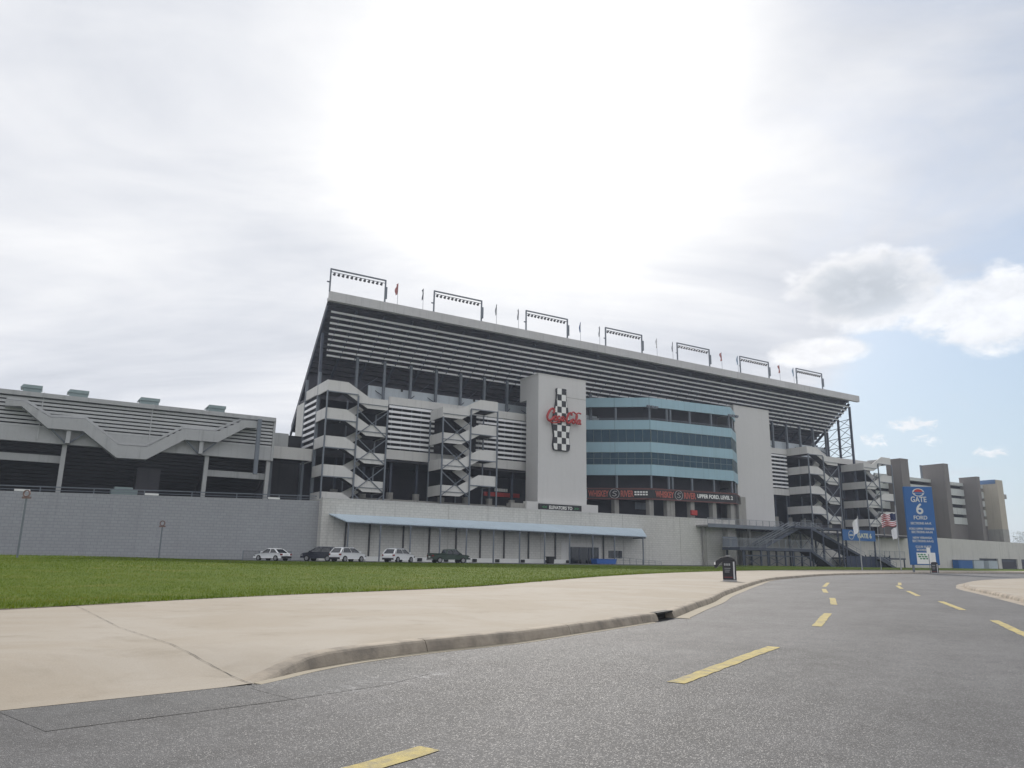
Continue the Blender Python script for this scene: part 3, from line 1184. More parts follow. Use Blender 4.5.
# raker beams and bracing below the seats
u = 41.5
while u < 175:
    MB(GO).bar((u, 6.0, 41.95), (u, 28.6, 23.4), .3, .55).build('raker_beam', STEELD, t)
    u += 5.15
for u in (36.9, 174.6):
    MB(GO).bar((u - (.4 if u < 100 else 0), 6.0, 41.9), (u + (1.3 if u < 100 else 0), 28.6, 23.4), .3, .6).build('raker_beam', STEELD, t)
for k in range(9):
    v = 6.3 + 6.9 * k / 8
    z = 41.15 - 5.65 * k / 8
    MB(GO).box(37.2 + (v - 6.3) * .27, 174.9, v - .1, v + .1, z - .17, z + .14).build('louver', SLAT, t)
mm = MB(GO)
u = 39.0
while u < 175:
    mm.bar((u, 6.55, 41.0), (u, 13.4, 35.2), .1)
    u += 2.575
mm.build('louver_mullion', STEELD, t)
# columns
for k in range(26):
    u = 44.6 + k * 5.15
    MB(GO).box(u - .22, u + .22, 12.6, 13.05, 28.2, 35.8).build('column', STEEL, t)
for u in (37.1, 174.8):
    for v, z in ((6.2, 41.2), (9.8, 38.3), (13.3, 35.4), (16.8, 32.4)):
        if u < 100 and v != 9.8:
            continue
        MB(GO).box(u - .22, u + .22, v - .22, v + .22, 8.6 if u > 100 else 28, z).build('column', STEELD, t)
br = MB(GO)
for u in (174.8,):
    vz = [(6.2, 41.2), (9.8, 38.3), (13.3, 35.4), (16.8, 32.4)]
    for (va, za), (vb, zb) in zip(vz, vz[1:]):
        zlow = 28.8
        lv = [za - (za - zlow) * q / 3 for q in range(4)]
        for zz in (28.6, 31.0, 33.4, 36.0, 38.0):
            if zz < min(za, zb + 2.5):
                br.bar((u, va, zz), (u, vb, zz - .3), .13)
        for z0, z1 in ((28.6, 31.0), (31.0, 33.4), (33.4, 36.0), (36.0, 38.2)):
            if z1 < zb + .5:
                br.bar((u, va, z0), (u, vb, z1), .1)
                br.bar((u, va, z1), (u, vb, z0), .1)
            elif z0 < zb:
                br.bar((u, va, z1), (u, vb, z0), .1)
u = 44.6
while u < 170:
    br.bar((u, 12.9, 29.5), (u + 5.15, 16, 33.5), .12)
    br.bar((u + 5.15, 12.9, 29.5), (u, 16, 33.5), .12)
    u += 10.3
br.build('bracing_lattice', STEELD, t)
# concourse walls and bands
WWALL = mat('pale_blue_white_wall', (.55, .60, .64), .7, .05, .3, .15, .03)
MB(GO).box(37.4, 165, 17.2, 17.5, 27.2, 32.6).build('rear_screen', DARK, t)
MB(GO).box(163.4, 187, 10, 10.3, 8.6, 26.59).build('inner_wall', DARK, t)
MB(GO).box(47.2, 174.2, 13.6, 13.9, 28.2, 31.3).build('upper_wall', WWALL, t)
for u0 in range(46, 174, 15):
    MB(GO).box(u0 + 7.4, u0 + 7.75, 13.4, 13.58, 30.9, 31.4).build('loudspeaker', BLACKB, t)
MB(GO).box(49.2, 77.6, 8.6, 8.9, 27.3, 28.65).build('upper_band', BAND, t)
MB(GO).box(143.6, 152.2, 8.6, 8.9, 27.1, 28.4).build('upper_band', BAND, t)
MB(GO).box(163.3, 186, 8.6, 8.9, 26.6, 28.0).build('upper_band', BAND, t)
for (a, b, c) in ((36.9, 92, 8.92), (92, 131, 17.5), (131, 186, 8.92)):
    MB(GO).box(a, b, c, 19.5, 26.8, 27.25).build('upper_floor', DARKC, t)
    MB(GO).box(a, b, c, 19.5, 17.45, 17.85).build('middle_floor', DARKC, t)
MB(GO).box(49.2, 77.6, 8.6, 8.9, 17.85, 19.45).build('middle_band', BAND, t)
MB(GO).box(143.6, 152.2, 8.6, 8.9, 17.3, 18.8).build('middle_band', BAND, t)
for (u0, u1, z0, z1) in ((49.3, 58, 19.45, 27.3), (66.5, 77.5, 19.45, 27.3), (143.6, 152, 18.8, 27.1)):
    for k in range(9):
        z = z0 + (z1 - z0) * (k + .55) / 9
        MB(GO).box(u0, u1, 8.55, 8.68, z - .2, z + .2).build('screen_slat', SLAT, t)
    mm = MB(GO)
    u = u0 + .6
    while u < u1:
        mm.box(u - .06, u + .06, 8.7, 8.82, z0, z1)
        u += 1.85
    mm.build('screen_mullion', STEEL, t)
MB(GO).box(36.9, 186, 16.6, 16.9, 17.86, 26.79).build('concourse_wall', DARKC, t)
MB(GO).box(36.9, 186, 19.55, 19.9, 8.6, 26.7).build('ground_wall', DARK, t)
# end wall beside the corner stair
eb = MB(GO)
eb.box(36.5, 36.75, 7.8, 15.2, 27.3, 28.9)
eb.box(36.5, 36.75, 15.2, 19.5, 20, 27.2)
eb.build('end_band', BAND, t)
MB(GO).box(36.5, 36.75, 7.8, 16.5, 16.4, 18.4).build('end_band', BAND, t)
for k in range(8):
    z = 19.2 + k * 1.02
    MB(GO).box(36.42, 36.55, 8.1, 14.6, z - .2, z + .2).build('screen_slat', SLAT, t)
MB(GO).box(36.9, 37.1, 7.8, 19.4, 18.4, 28).build('end_wall', DARK, t)
for v in (7.8, 14.8):
    MB(GO).box(36.4, 36.8, v - .2, v + .2, 8.6, 31).build('column', STEEL, t)
# concrete piers of the ground concourse
for k in range(29):
    u = 41 + k * 4.9
    if 76 < u < 131:
        continue
    MB(GO).tube((u, 10.2, 8.6), (u, 10.2, 12.3), .62, n=14).build('pier', CONC, t, smooth=False)
    MB(GO).box(u - .2, u + .2, 10.0, 10.4, 12.3, 17.6).build('column', STEELD, t)
MB(GO).box(37, 76, 6.4, 6.7, 8.6, 10.9).build('low_wall', CONC, t)
MB(GO).box(36.7, 188, .62, 60, 8.2, 8.6).build('podium_floor', DARKC, t)
cs = MB(GO).box(70.4, 78.2, 12, 12.4, 13.0, 13.75).build('concession_awning', RED, t)
tb = MB(GO)
for k in range(7):
    tb.box(72.6 + k * .42, 72.9 + k * .42, 11.9, 11.99, 13.95, 14.5)
tb.build('concession_lettering', WHITEP, t)


# ================================================================== stair towers
def stair_tower(label, uc, width, tops, low_left, z_base=8.6, depth=4.8, side_ext=True, group='exterior stair towers'):
    """switchback stair; parapet bands slope from one landing to the other (low_left False: upper landing first)"""
    v0 = 3.0
    O = (uc, v0, z_base)
    t = fthing('stair_tower', label, 'stair tower', uc, v0, z_base, group)
    wd = width
    X = (lambda x: uc + x) if not low_left else (lambda x: uc + wd - x)
    flat, s0, s1 = .33 * wd, .31 * wd, .67 * wd
    zt = max(tops)
    for k, tp in enumerate(tops):
        h = 1.75
        poly = [(0, tp), (flat, tp), (.69 * wd, tp - 2.1), (wd, tp - 2.1), (wd, tp - 3.85), (.66 * wd, tp - 3.85), (.30 * wd, tp - h), (0, tp - h)]
        poly = [(X(a), b) for a, b in poly]
        MB(O).prism(poly, v0, v0 + .16).build('parapet', BAND, t)
        # side parapets
        MB(O).box(X(0), X(.16), v0 + .161, v0 + depth, tp - h, tp - .002).build('parapet', BAND, t)
        MB(O).box(X(wd - .16), X(wd), v0 + .161, v0 + depth, tp - 2.1 - h, tp - 2.102).build('parapet', BAND, t)
        # landings
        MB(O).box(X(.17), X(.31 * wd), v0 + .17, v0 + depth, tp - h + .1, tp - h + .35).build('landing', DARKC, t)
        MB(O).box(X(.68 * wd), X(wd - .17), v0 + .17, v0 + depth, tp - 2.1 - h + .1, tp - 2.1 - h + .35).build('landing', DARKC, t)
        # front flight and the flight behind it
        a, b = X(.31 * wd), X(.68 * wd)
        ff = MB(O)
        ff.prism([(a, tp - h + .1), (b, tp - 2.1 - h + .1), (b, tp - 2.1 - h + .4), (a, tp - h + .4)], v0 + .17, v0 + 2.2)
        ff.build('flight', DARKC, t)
        if k < len(tops) - 1:
            nx = tops[k + 1]
            z1, z0 = tp - 2.1, nx
            MB(O).prism([(b, z1 - h + .1), (a, z0 - h + .1), (a, z0 - h + .4), (b, z1 - h + .4)], v0 + 2.6, v0 + depth - .1).build('flight', DARKC, t)
            MB(O).prism([(b, z1 - h), (a, z0 - h), (a, z0 - .3), (b, z1 - .3)], v0 + 2.45, v0 + 2.59).build('parapet', BAND, t)
    # posts
    for xq in (0.08, .5 * wd, wd - .08):
        for vq in (v0 - .14, v0 + depth + .16):
            top = zt - 1.7 if xq < 1 else (zt - 2.0 if xq < wd * .8 else zt - 3.8)
            MB(O).box(X(xq) - .11, X(xq) + .11, vq - .11, vq + .11, z_base, top).build('post', STEEL, t)
    # cross bracing of the bay with the lower landing
    bx = MB(O)
    xm, xe = X(.5 * wd), X(wd - .08)
    for k, tp in enumerate(tops):
        zt_ = tp - 2.1 - .1
        zb_ = (tops[k + 1] if k + 1 < len(tops) else tp - 4.6) - 2.1
        if k == 0:
            zt_ = tp - 5.0 + .9
            continue
        z1 = tops[k - 1] - 4.2
        z0 = tp - 3.9
        bx.bar((xm, v0 - .1, z1), (xe, v0 - .1, z0), .13)
        bx.bar((xm, v0 - .12, z0), (xe, v0 - .12, z1), .13)
        z1b = tp - 3.95
        z0b = max(z_base, tp - 6.0)
    for k, tp in enumerate(tops):
        bx.bar((X(.1), v0 - .1, tp - 1.85), (xm, v0 - .1, tp - 1.85), .16)
        bx.bar((xm, v0 - .1, tp - 3.2), (xe, v0 - .1, tp - 3.2), .1)
    for k, tp in enumerate(tops[1:]):
        pass
    bx.build('bracing_lattice', STEEL, t)
    return t


stair_tower('white zigzag stair tower at the corner by the footbridge', 36.4, 10.4, [28.8, 24.35, 19.9, 15.4, 11.2], False)
stair_tower('white zigzag stair tower next to the bottle sign tower', 56.8, 10.9, [28.9, 24.5, 20.0, 15.6], True)
stair_tower('white zigzag stair tower behind the steel gate stairs', 152.4, 11.1, [28.6, 23.95, 19.3, 14.7], False, depth=6.6)
stair_tower('white zigzag stair tower against the first brown pylon', 173.8, 11.6, [28.4, 23.8, 19.2, 14.6], True, depth=6.4)

# ================================================================== elevator tower and its signs
EO = (76.4, 3, 8.6)
t = fthing('elevator_tower', 'tall white lift tower carrying the checkered bottle', 'tower', *EO)
sh = MB(EO)
sh.prism([(3, 8.6), (7.1, 8.6), (7.1, 31.0), (9.4, 31.0), (9.4, 35.4), (3, 35.4)], 76.4, 87.4, 'x')
sh.build('shaft', STUCCO, t)
MB(EO).box(76.3, 87.5, 2.92, 9.5, 35.4, 35.55).build('coping', BAND, t)
MB(EO).box(81.3, 87.38, 2.97, 2.995, 31.65, 31.72).build('control_joint', CONC, t)
pl = MB(EO)
pl.box(73.3, 89.2, 1.9, 2.98, 8.6, 11.6)
pl.build('plinth', STUCCO, t)
MB(EO).box(70.4, 73.28, 2.4, 4, 8.6, 11.2).build('side_plinth', CONC, t)

t = fthing('elevator_sign', 'long black sign reading ELEVATORS TO at the lift tower foot', 'sign', 80.5, 1.7, 9.9)
SO = (80.5, 1.7, 9.9)
MB(SO).box(75.75, 85.25, 1.7, 1.88, 10.13, 11.3).build('board', BLACKB, t, .02)
tm = MB(SO)
text_mb(tm, 'ELEVATORS TO', 78.0, 83.1, 10.42, 11.02, 1.695, .03)
tm.build('lettering', WHITEP, t)
tm = MB(SO)
for (a, b) in ((76.5, 77.5), (83.6, 84.6)):
    text_mb(tm, '<<' if a < 80 else '>>', a, b, 10.5, 10.95, 1.695, .03)
tm.build('arrow_print', GREENP, t)

t = fthing('bottle_sign', 'black and white checkered bottle sign with red script lettering', 'sign', 81.6, 2.9, 21.4)
BO = (81.6, 2.9, 21.4)
prof = [(21.3, 1.45), (21.55, 1.72), (22.3, 1.85), (23.2, 1.72), (24.2, 1.62), (25.2, 1.8), (26.2, 1.98), (27.1, 1.85), (28.2, 1.62), (29.4, 1.38), (30.4, 1.16), (31.4, 1.03), (32.4, 1.0), (32.5, 1.06), (33.0, 1.06), (33.12, .9)]


def half(z):
    for (a, x), (b, y) in zip(prof, prof[1:]):
        if a <= z <= b:
            return x + (y - x) * (z - a) / (b - a)
    return prof[-1][1] if z > prof[-1][0] else prof[0][1]


zz = [p[0] for p in prof]
MB(BO).prism([(81.35 + half(z) + .09, z) for z in zz] + [(81.35 - half(z) - .09, z) for z in zz[::-1]], 2.55, 2.985).build('bottle', BLACKB, t)
ck = MB(BO)
rows = 10
for r_ in range(rows):
    za, zb = 21.4 + r_ * 1.17, min(33.1, 21.4 + (r_ + 1) * 1.17)
    for c_ in range(-2, 2):
        if (r_ + c_) % 2:
            continue
        x0, x1 = c_ * 1.0, (c_ + 1) * 1.0
        pl_, pr_ = [], []
        for q in range(5):
            z = za + (zb - za) * q / 4
            hmax = half(z)
            a, b = max(x0, -hmax), min(x1, hmax)
            if b > a + .02:
                pl_.append((81.35 + a, z))
                pr_.append((81.35 + b, z))
        if len(pl_) > 1:
            ck.prism(pl_ + pr_[::-1], 2.52, 2.545)
ck.build('check_pattern', WHITEP, t)


def script_lettering():
    """flowing script C o c a - C o l a, drawn as thick strokes, rising slightly"""
    g = MB(BO)

    def stroke(pts, r=.13):
        r *= 1.3
        pts = smooth_line([Vector(p) for p in pts], .12)
        q = []
        for p in pts:
            x, z = p.x, p.y
            q.append((77.7 + x * 1.02, 2.2, 26.6 + z - x * .02))
        g.path(q, r, 6)
    # capital C with tail
    stroke([(1.75, 1.9), (1.5, 2.35), (.95, 2.2), (.35, 1.3), (.15, .55), (.5, .05), (1.15, .3), (1.6, .9)], .17)
    stroke([(1.75, 1.9), (1.55, 1.55), (1.35, 1.75)], .12)
    # o c a
    stroke([(2.0, 1.1), (1.7, .8), (1.75, .3), (2.1, .25), (2.3, .7), (2.05, 1.1)], .13)
    stroke([(2.95, 1.0), (2.7, 1.15), (2.45, .7), (2.6, .25), (2.95, .35), (3.2, .7)], .13)
    stroke([(3.7, 1.1), (3.35, 1.05), (3.2, .5), (3.45, .25), (3.75, .7), (3.8, 1.15), (3.75, .45), (3.95, .25)], .13)
    stroke([(4.0, .75), (4.35, .82)], .1)
    # second capital C sweeping over
    stroke([(5.6, 1.6), (5.5, 2.0), (5.05, 1.95), (4.6, 1.2), (4.45, .5), (4.75, .05), (5.25, .3), (5.6, .8)], .17)
    stroke([(5.5, 2.0), (6.0, 2.35), (6.6, 2.05), (7.2, 2.3), (7.75, 2.2)], .11)
    # o l a
    stroke([(6.0, 1.0), (5.72, .75), (5.8, .22), (6.12, .2), (6.3, .6), (6.0, 1.0)], .13)
    stroke([(6.45, .5), (6.85, 1.45), (6.8, 1.95), (6.6, 1.5), (6.6, .5), (6.8, .15), (7.0, .4)], .12)
    stroke([(7.45, 1.0), (7.1, .9), (7.0, .4), (7.25, .15), (7.5, .6), (7.55, 1.05), (7.5, .35), (7.75, .2)], .13)
    # long under-swash of the first C
    stroke([(.5, .05), (1.2, -.3), (2.2, -.15), (3.0, .0)], .1)
    return g


script_lettering().build('script_lettering', RED, t)
sb = MB(BO)
for x in (79.6, 81.6, 83.6, 85.2):
    sb.bar((x, 2.2, 27.1), (x, 3.0, 27.1), .08)
sb.build('bracket_frame', STEELD, t)

# ================================================================== club building
CO = (104.7, 4, 8.6)
t = fthing('club_building', 'pale blue faceted club building with dark glass ribbons', 'building', *CO)
FP = [(94.2, 12.2), (104.74, 4.0), (125.5, 1.4), (131.6, 5.7)]
ci = Vector((112, 14))


def offset_fp(d):
    """footprint line moved inwards by d"""
    pts = [Vector(p) for p in FP]
    ns = []
    for a, b in zip(pts, pts[1:]):
        e = (b - a).normalized()
        ns.append(Vector((-e.y, e.x)))
    out = []
    for i, p in enumerate(pts):
        if i == 0:
            q = p + ns[0] * d
        elif i == len(pts) - 1:
            q = p + ns[-1] * d
        else:
            bis = (ns[i - 1] + ns[i]).normalized()
            q = p + bis * d / max(.3, bis.dot(ns[i]))
        out.append(q)
    return out


def ribbon(mb, d0, d1, z0, z1, ext=0):
    a, b = offset_fp(d0), offset_fp(d1)
    poly = [tuple(p) for p in a] + [tuple(p) for p in b[::-1]]
    mb.prism(poly, z0, z1, 'z')
    return mb


for (z0, z1) in ((32.62, 34.55), (27.9, 29.85), (23.2, 25.25), (18.5, 20.65)):
    ribbon(MB(CO), 0, .4, z0, z1).build('facade_band', TEAL, t)
for (z0, z1) in ((25.25, 27.9), (20.65, 23.2)):
    g = ribbon(MB(CO), .14, .3, z0, z1).build('window', GLASS, t)
    mu = MB(CO)
    pts = offset_fp(.11)
    for a, b in zip(pts, pts[1:]):
        L_ = (b - a).length
        k = max(1, int(round(L_ / 1.6)))
        for q in range(k + 1):
            p = a.lerp(b, q / k)
            wdt = .22 if q in (0, k) else .045
            mu.box(p.x - wdt / 2, p.x + wdt / 2, p.y - .03, p.y + .03, z0, z1)
        for zq in (z0 + .04, z1 - .04):
            mu.bar((a.x, a.y, zq), (b.x, b.y, zq), .05)
        if z0 < 24:
            mu.bar((a.x, a.y, (z0 + z1) / 2), (b.x, b.y, (z0 + z1) / 2), .06)
    mu.build('mullion', TEALG, g)
a = offset_fp(.4)
fl = MB(CO)
for z in (32.7, 29.0, 28.0, 24, 18.6, 15.4):
    pass
for z in (34.3, 28.9, 24.2, 19.4, 15.2):
    MB(CO).prism([tuple(p) for p in offset_fp(.42)] + [(131, 16), (92, 17)], z, z + .3, 'z').build('floor_slab', DARKC, t)
MB(CO).prism([tuple(p) for p in offset_fp(4)] + [tuple(p) for p in offset_fp(4.4)[::-1]], 8.6, 34.2, 'z').build('core_wall', DARK, t)
posts = [(99.3, 8.25), (104.74, 4.0), (109.0, 3.46), (109.9, 3.35), (114.8, 2.73), (120.4, 2.02), (125.2, 1.5), (128.5, 3.6)]
for (u, v) in posts:
    for (z0, z1) in ((29.85, 32.62), (15.9, 18.5)):
        MB(CO).box(u - .17, u + .17, v + .15, v + .5, z0, z1).build('post', STEEL, t)
for (u, v) in posts:
    MB(CO).box(u - .55, u + .55, v + .4, v + 1.5, 8.6, 13.7).build('pier', CONC, t)
MB(CO).box(129.5, 131, 3.4, 4.5, 8.6, 15.5).build('pier', CONC, t)
MB(CO).box(127.4, 128.2, 2.2, 3.0, .8, 13.7).build('pier', CONC, t)
rl = MB(CO)
pts = offset_fp(.05)
for a, b in zip(pts, pts[1:]):
    rl.bar((a.x, a.y, 30.25), (b.x, b.y, 30.25), .08)
    rl.bar((a.x, a.y, 30.05), (b.x, b.y, 30.05), .05)
rl.build('balcony_rail', STEEL, t)
for (u, v, z) in ((104.7, 3.6, 32.2), (125.4, .9, 32.2)):
    lm = MB(CO)
    for k in (-1.1, 0, 1.1):
        lm.box(u + k - .35, u + k + .35, v - .5, v - .05, z + .1, z + .5)
    lm.box(u - 1.4, u + 1.4, v - .3, v - .2, z - .05, z + .1)
    lm.build('floodlight', STEEL, t)
MB(CO).box(114.0, 115.6, 2.65, 3.08, 10.9, 11.9).build('red_sign_panel', RED, t)
MB(CO).box(103, 107.2, 7.2, 7.4, 11.8, 13.2).build('hanging_sign', STEEL, t)

# ribbon banner wrapped round the club building
t = fthing('bar_banner', 'long black and red banner round the pale blue building', 'banner', 104.7, 3.8, 13.6)
KO = (104.7, 3.8, 13.6)
ribbon(MB(KO), -.22, -.02, 13.65, 15.85).build('banner_backing', BLACKB, t)
edge = MB(KO)
ribbon(edge, -.26, -.225, 15.6, 15.88)
ribbon(edge, -.26, -.225, 13.6, 13.85)
BRED = mat('banner_dull_red', (.13, .05, .045), .6, .1, .6, .05, .04)
edge.build('banner_edge', BRED, t)
pts = offset_fp(-.23)


def on_face(i):
    a, b = pts[i], pts[i + 1]
    e = (b - a).normalized()

    def fr(p):
        q = a + e * p.x + Vector((e.y, -e.x)) * (-p.y)
        return Vector((q.x, q.y, p.z))
    return fr


tr = MB(KO)
tw = MB(KO)
logo = MB(KO)


def ring(mb, fr, cx, cz, r0, r1, y=-.03, k=20):
    vs = []
    for i in range(k):
        a = 2 * math.pi * i / k
        for r_, yy in ((r0, 0), (r1, 0), (r1, y), (r0, y)):
            vs.append(fr(Vector((cx + r_ * math.cos(a), yy, cz + r_ * math.sin(a)))))
    fs = []
    for i in range(k):
        j = (i + 1) % k
        for s_ in range(4):
            fs.append((i * 4 + s_, j * 4 + s_, j * 4 + (s_ + 1) % 4, i * 4 + (s_ + 1) % 4))
    mb.add(vs, fs)


def ellipse_s(mb, fr, cx, cz):
    """slanted S stroke inside the round logo"""
    pts_ = [(-.45, -.35), (.0, -.5), (.4, -.25), (.1, .02), (-.35, .2), (-.05, .48), (.5, .38)]
    q = [fr(Vector((cx + a, -.03, cz + b))) for a, b in pts_]
    mb.path(q, .085, 5)


f0, f1 = on_face(0), on_face(1)
text_mb(tr, 'WHISKEY', .5, 4.6, 14.1, 15.4, -.005, .03, frame=f0)
text_mb(tr, 'RIVER', 7.0, 9.6, 14.1, 15.4, -.005, .03, frame=f0)
for k in range(2):
    for q in range(5):
        tw.add([f0(Vector((9.75 + q * .55 + a, b, 14.45 + (1 - k) * .5 + c))) for a in (0, .42) for b in (0, -.03) for c in (0, .3)],
               [(0, 1, 3, 2), (4, 6, 7, 5), (0, 4, 5, 1), (2, 3, 7, 6), (0, 2, 6, 4), (1, 5, 7, 3)])
ring(logo, f0, 5.75, 14.75, .88, 1.0)
ellipse_s(logo, f0, 5.75, 14.75)
text_mb(tr, 'WHISKEY', .6, 5.1, 14.1, 15.4, -.005, .03, frame=f1)
text_mb(tr, 'RIVER', 7.6, 10.6, 14.1, 15.4, -.005, .03, frame=f1)
text_mb(tw, 'UPPER FORD, LEVEL 2', 11.0, 20.2, 14.3, 15.25, -.005, .03, frame=f1)
ring(logo, f1, 6.3, 14.75, .88, 1.0)
ellipse_s(logo, f1, 6.3, 14.75)
tr.build('red_lettering', REDORANGE, t)
tw.build('white_lettering', WHITEP, t)
logo.build('round_logo', mat('logo_grey', (.34, .33, .33), .6, .1, 1), t)
MB(KO).box(93.6, 94.3, 11.9, 12.6, 13.4, 16.0).build('banner_end_panel', TEAL, t)

t = fthing('service_tower', 'plain white slab tower behind the pale blue building', 'tower', 132, 6, 8.6)
MB((132, 6, 8.6)).box(131.6, 143.4, 6, 14, .8, 36.4).build('shaft', STUCCO, t)
MB((132, 6, 8.6)).box(131.5, 143.5, 5.92, 14.1, 36.4, 36.55).build('coping', BAND, t)

# ================================================================== roof floodlights and flags
ORD = ['first', 'second', 'third', 'fourth', 'fifth', 'sixth', 'seventh']
FLU = [35.8, 54.6, 73.9, 93.0, 112.6, 132.0, 151.5]


def flood(u):
    t = fthing('floodlight_frame', '', 'floodlight', u, 3.8, 43.6, 'floodlight frames along the grandstand roof')
    for x in (.1, 9.7):
        MB().box(x - .11, x + .11, -.11, .11, 0, 3.85).build('post', STEEL, t)
    MB().box(0, 9.8, -.11, .11, 3.85, 4.06).build('beam', STEEL, t)
    MB().box(.25, 9.55, -.05, .05, 3.42, 3.5).build('lamp_rail', STEEL, t)
    MB().box(9.55, 9.95, -.35, -.135, .6, 2.7).build('ballast_box', STEEL, t)
    MB().box(-.5, .0, -.3, -.14, 1.5, 1.7).build('junction_box', STEEL, t)
    for k in range(12):
        x = .75 + k * .75
        lm = MB()
        lm.tube((x, -.2, 3.36), (x, .24, 3.14), .12, .25, 10)
        lm.build('lamp', GREYBOX, t)
    return t


fl0 = flood(FLU[0])
fl0['label'] = 'floodlight frame at the end of the roof above the corner stair tower'
for i, u in enumerate(FLU[1:]):
    dup(fl0, F(u, 3.8, 43.6), TH, '%s of seven roof floodlight frames counting from the corner stair tower' % ORD[i + 1])

FLAGC = {'red': (.45, .19, .18), 'blue': (.10, .14, .30), 'grey': (.30, .31, .34), 'white': (.70, .70, .72), 'pale blue': (.30, .40, .52)}
FLAGM = {k: mat('flag_%s' % k.replace(' ', '_'), c, .8, .15, .8, 0, .05) for k, c in FLAGC.items()}
flags = [(47.8, 'red', 0, 'just past the first floodlight frame'), (52.6, 'grey', 0, 'just before the second floodlight frame'), (67.5, 'grey', 0, 'just past the second floodlight frame'),
         (72.3, 'grey', 0, 'just before the third floodlight frame'), (86.8, 'blue', 0, 'just past the third floodlight frame'), (91.6, 'grey', 0, 'just before the fourth floodlight frame'),
         (106.9, 'white', 0, 'just past the fourth floodlight frame'), (111.4, 'grey', 0, 'just before the fifth floodlight frame'), (126.2, 'red', 0, 'just past the fifth floodlight frame'),
         (131.4, 'pale blue', 0, 'just before the sixth floodlight frame'), (145.6, 'red', 0, 'just past the sixth floodlight frame'), (150.6, 'pale blue', 0, 'just before the last floodlight frame')]
for u, c, dz, where in flags:
    t = fthing('roof_flag', 'small %s flag drooping on a roof pole %s' % (c, where), 'flag', u, 3.8, 43.6, 'flags along the grandstand roof')
    MB().tube((0, 0, 0), (0, 0, 4.0), .035, .03, 6).build('pole', STEEL, t)
    fm = MB()
    nn = 8
    vs = []
    wdt = {'red': .62, 'pale blue': .5}.get(c, .34)
    for k in range(nn + 1):
        z = 3.95 - 1.95 * k / nn
        for j in range(4):
            x = -wdt * j / 3 * (.75 + .25 * math.sin(k * .9 + u))
            vs.append((x, .12 * math.sin(j * 2.1 + k * .5 + u), z - .1 * j))
    fs = []
    for k in range(nn):
        for j in range(3):
            a = k * 4 + j
            fs.append((a, a + 1, a + 5, a + 4))
    fm.add(vs, fs)
    fm.build('cloth', FLAGM[c], t, norm=False)

# ================================================================== far stand with brown pylons
PO = (195, 8, 8.6)
t = fthing('banded_stand', 'far grandstand back of pale bands between tall brown pylons', 'grandstand', *PO)
for (u, uf, v1, zt) in ((191.5, 194.9, 7.6, 28.9), (211.7, 214.0, 9.6, 29.1), (228.2, 229.8, 8.4, 26.6)):
    MB(PO).box(u, uf, 4, v1 + .6, .8, zt).build('pylon', TAUPE, t)
    MB(PO).box(u - .06, uf + .06, 3.94, v1 + .66, zt, zt + .12).build('pylon_cap', TAUPE, t)
for (z0, z1) in ((24.2, 25.1), (21.3, 23.2), (18.8, 20.5), (16.0, 17.8), (13.2, 15.1)):
    MB(PO).box(185.8, 239, 8, 8.3, z0, z1).build('parapet_band', mat('pale_band', (.56, .58, .57), .7, .05, .3, .2, .03), t)
MB(PO).box(185.8, 239, 8.1, 8.4, 8.6, 13.1).build('base_wall', TAUPE, t)
MB(PO).box(185.8, 239, 10.5, 11, 8.6, 24.4).build('rear_wall', DARK, t)
MB(PO).box(185.8, 239, 8.31, 20, 24.4, 24.7).build('roof_slab', BAND, t)
for z in (13.2, 16.0, 18.8, 21.3):
    MB(PO).box(185.8, 239, 8.31, 10.5, z, z + .25).build('floor_slab', DARKC, t)
MB(PO).box(209, 209.4, 8.8, 9.2, 24.7, 29).build('roof_mast', STEEL, t)

t = fthing('tan_tower', 'tan tower block with a blue strip at its top', 'tower', 239, 4, .8)
TO = (239, 4, .8)
MB(TO).box(239, 242.3, 4, 9.4, 12.2, 26.5).build('shaft', TAN, t)
MB(TO).box(238.95, 242.35, 3.95, 9.45, .8, 12.19).build('base', CONC, t)
MB(TO).box(238.9, 239.8, 4.4, 9.3, 25.4, 26.6).build('blue_strip', mat('faded_blue', (.09, .17, .33), .7, .1, .5), t)
MB(TO).box(242.3, 244.5, 4.4, 6.4, 21.2, 22.5).build('side_ledge', CONC, t)

# low white wall running on past the gate stairs
t = fthing('low_wall', 'low white wall with dark loading openings below the brown pylons', 'wall', 150, 2, .8)
WO = (150, 2, .8)
LWALL = mat('white_plain_wall', (.56, .545, .51), .85, .06, .1, .25, .04)
wl = MB(WO)
holes = [(222.5, 232.3), (234.2, 243.0), (245.2, 256)]
us_ = [124.2]
for a, b in holes:
    us_ += [a, b]
us_ += [330]
ztop = lambda u: 9.35 - (u - 124) * .0075
for i in range(0, len(us_), 2):
    a, b = us_[i], us_[i + 1]
    wl.prism([(a, .2), (b, .2), (b, ztop(b)), (a, ztop(a))], 3.0, 3.5)
for a, b in holes:
    wl.prism([(a, 3.75), (b, 3.75), (b, ztop(b)), (a, ztop(a))], 3.0, 3.5)
wl.build('wall_face', LWALL, t)
for a, b in holes:
    d_ = MB(WO).box(a, b, 3.42, 3.6, .3, 3.75).build('loading_door', STEELD, t)
    MB(WO).box(a + .4, b - .4, 3.33, 3.41, .5, 3.0).build('door_leaf', DARK, d_)

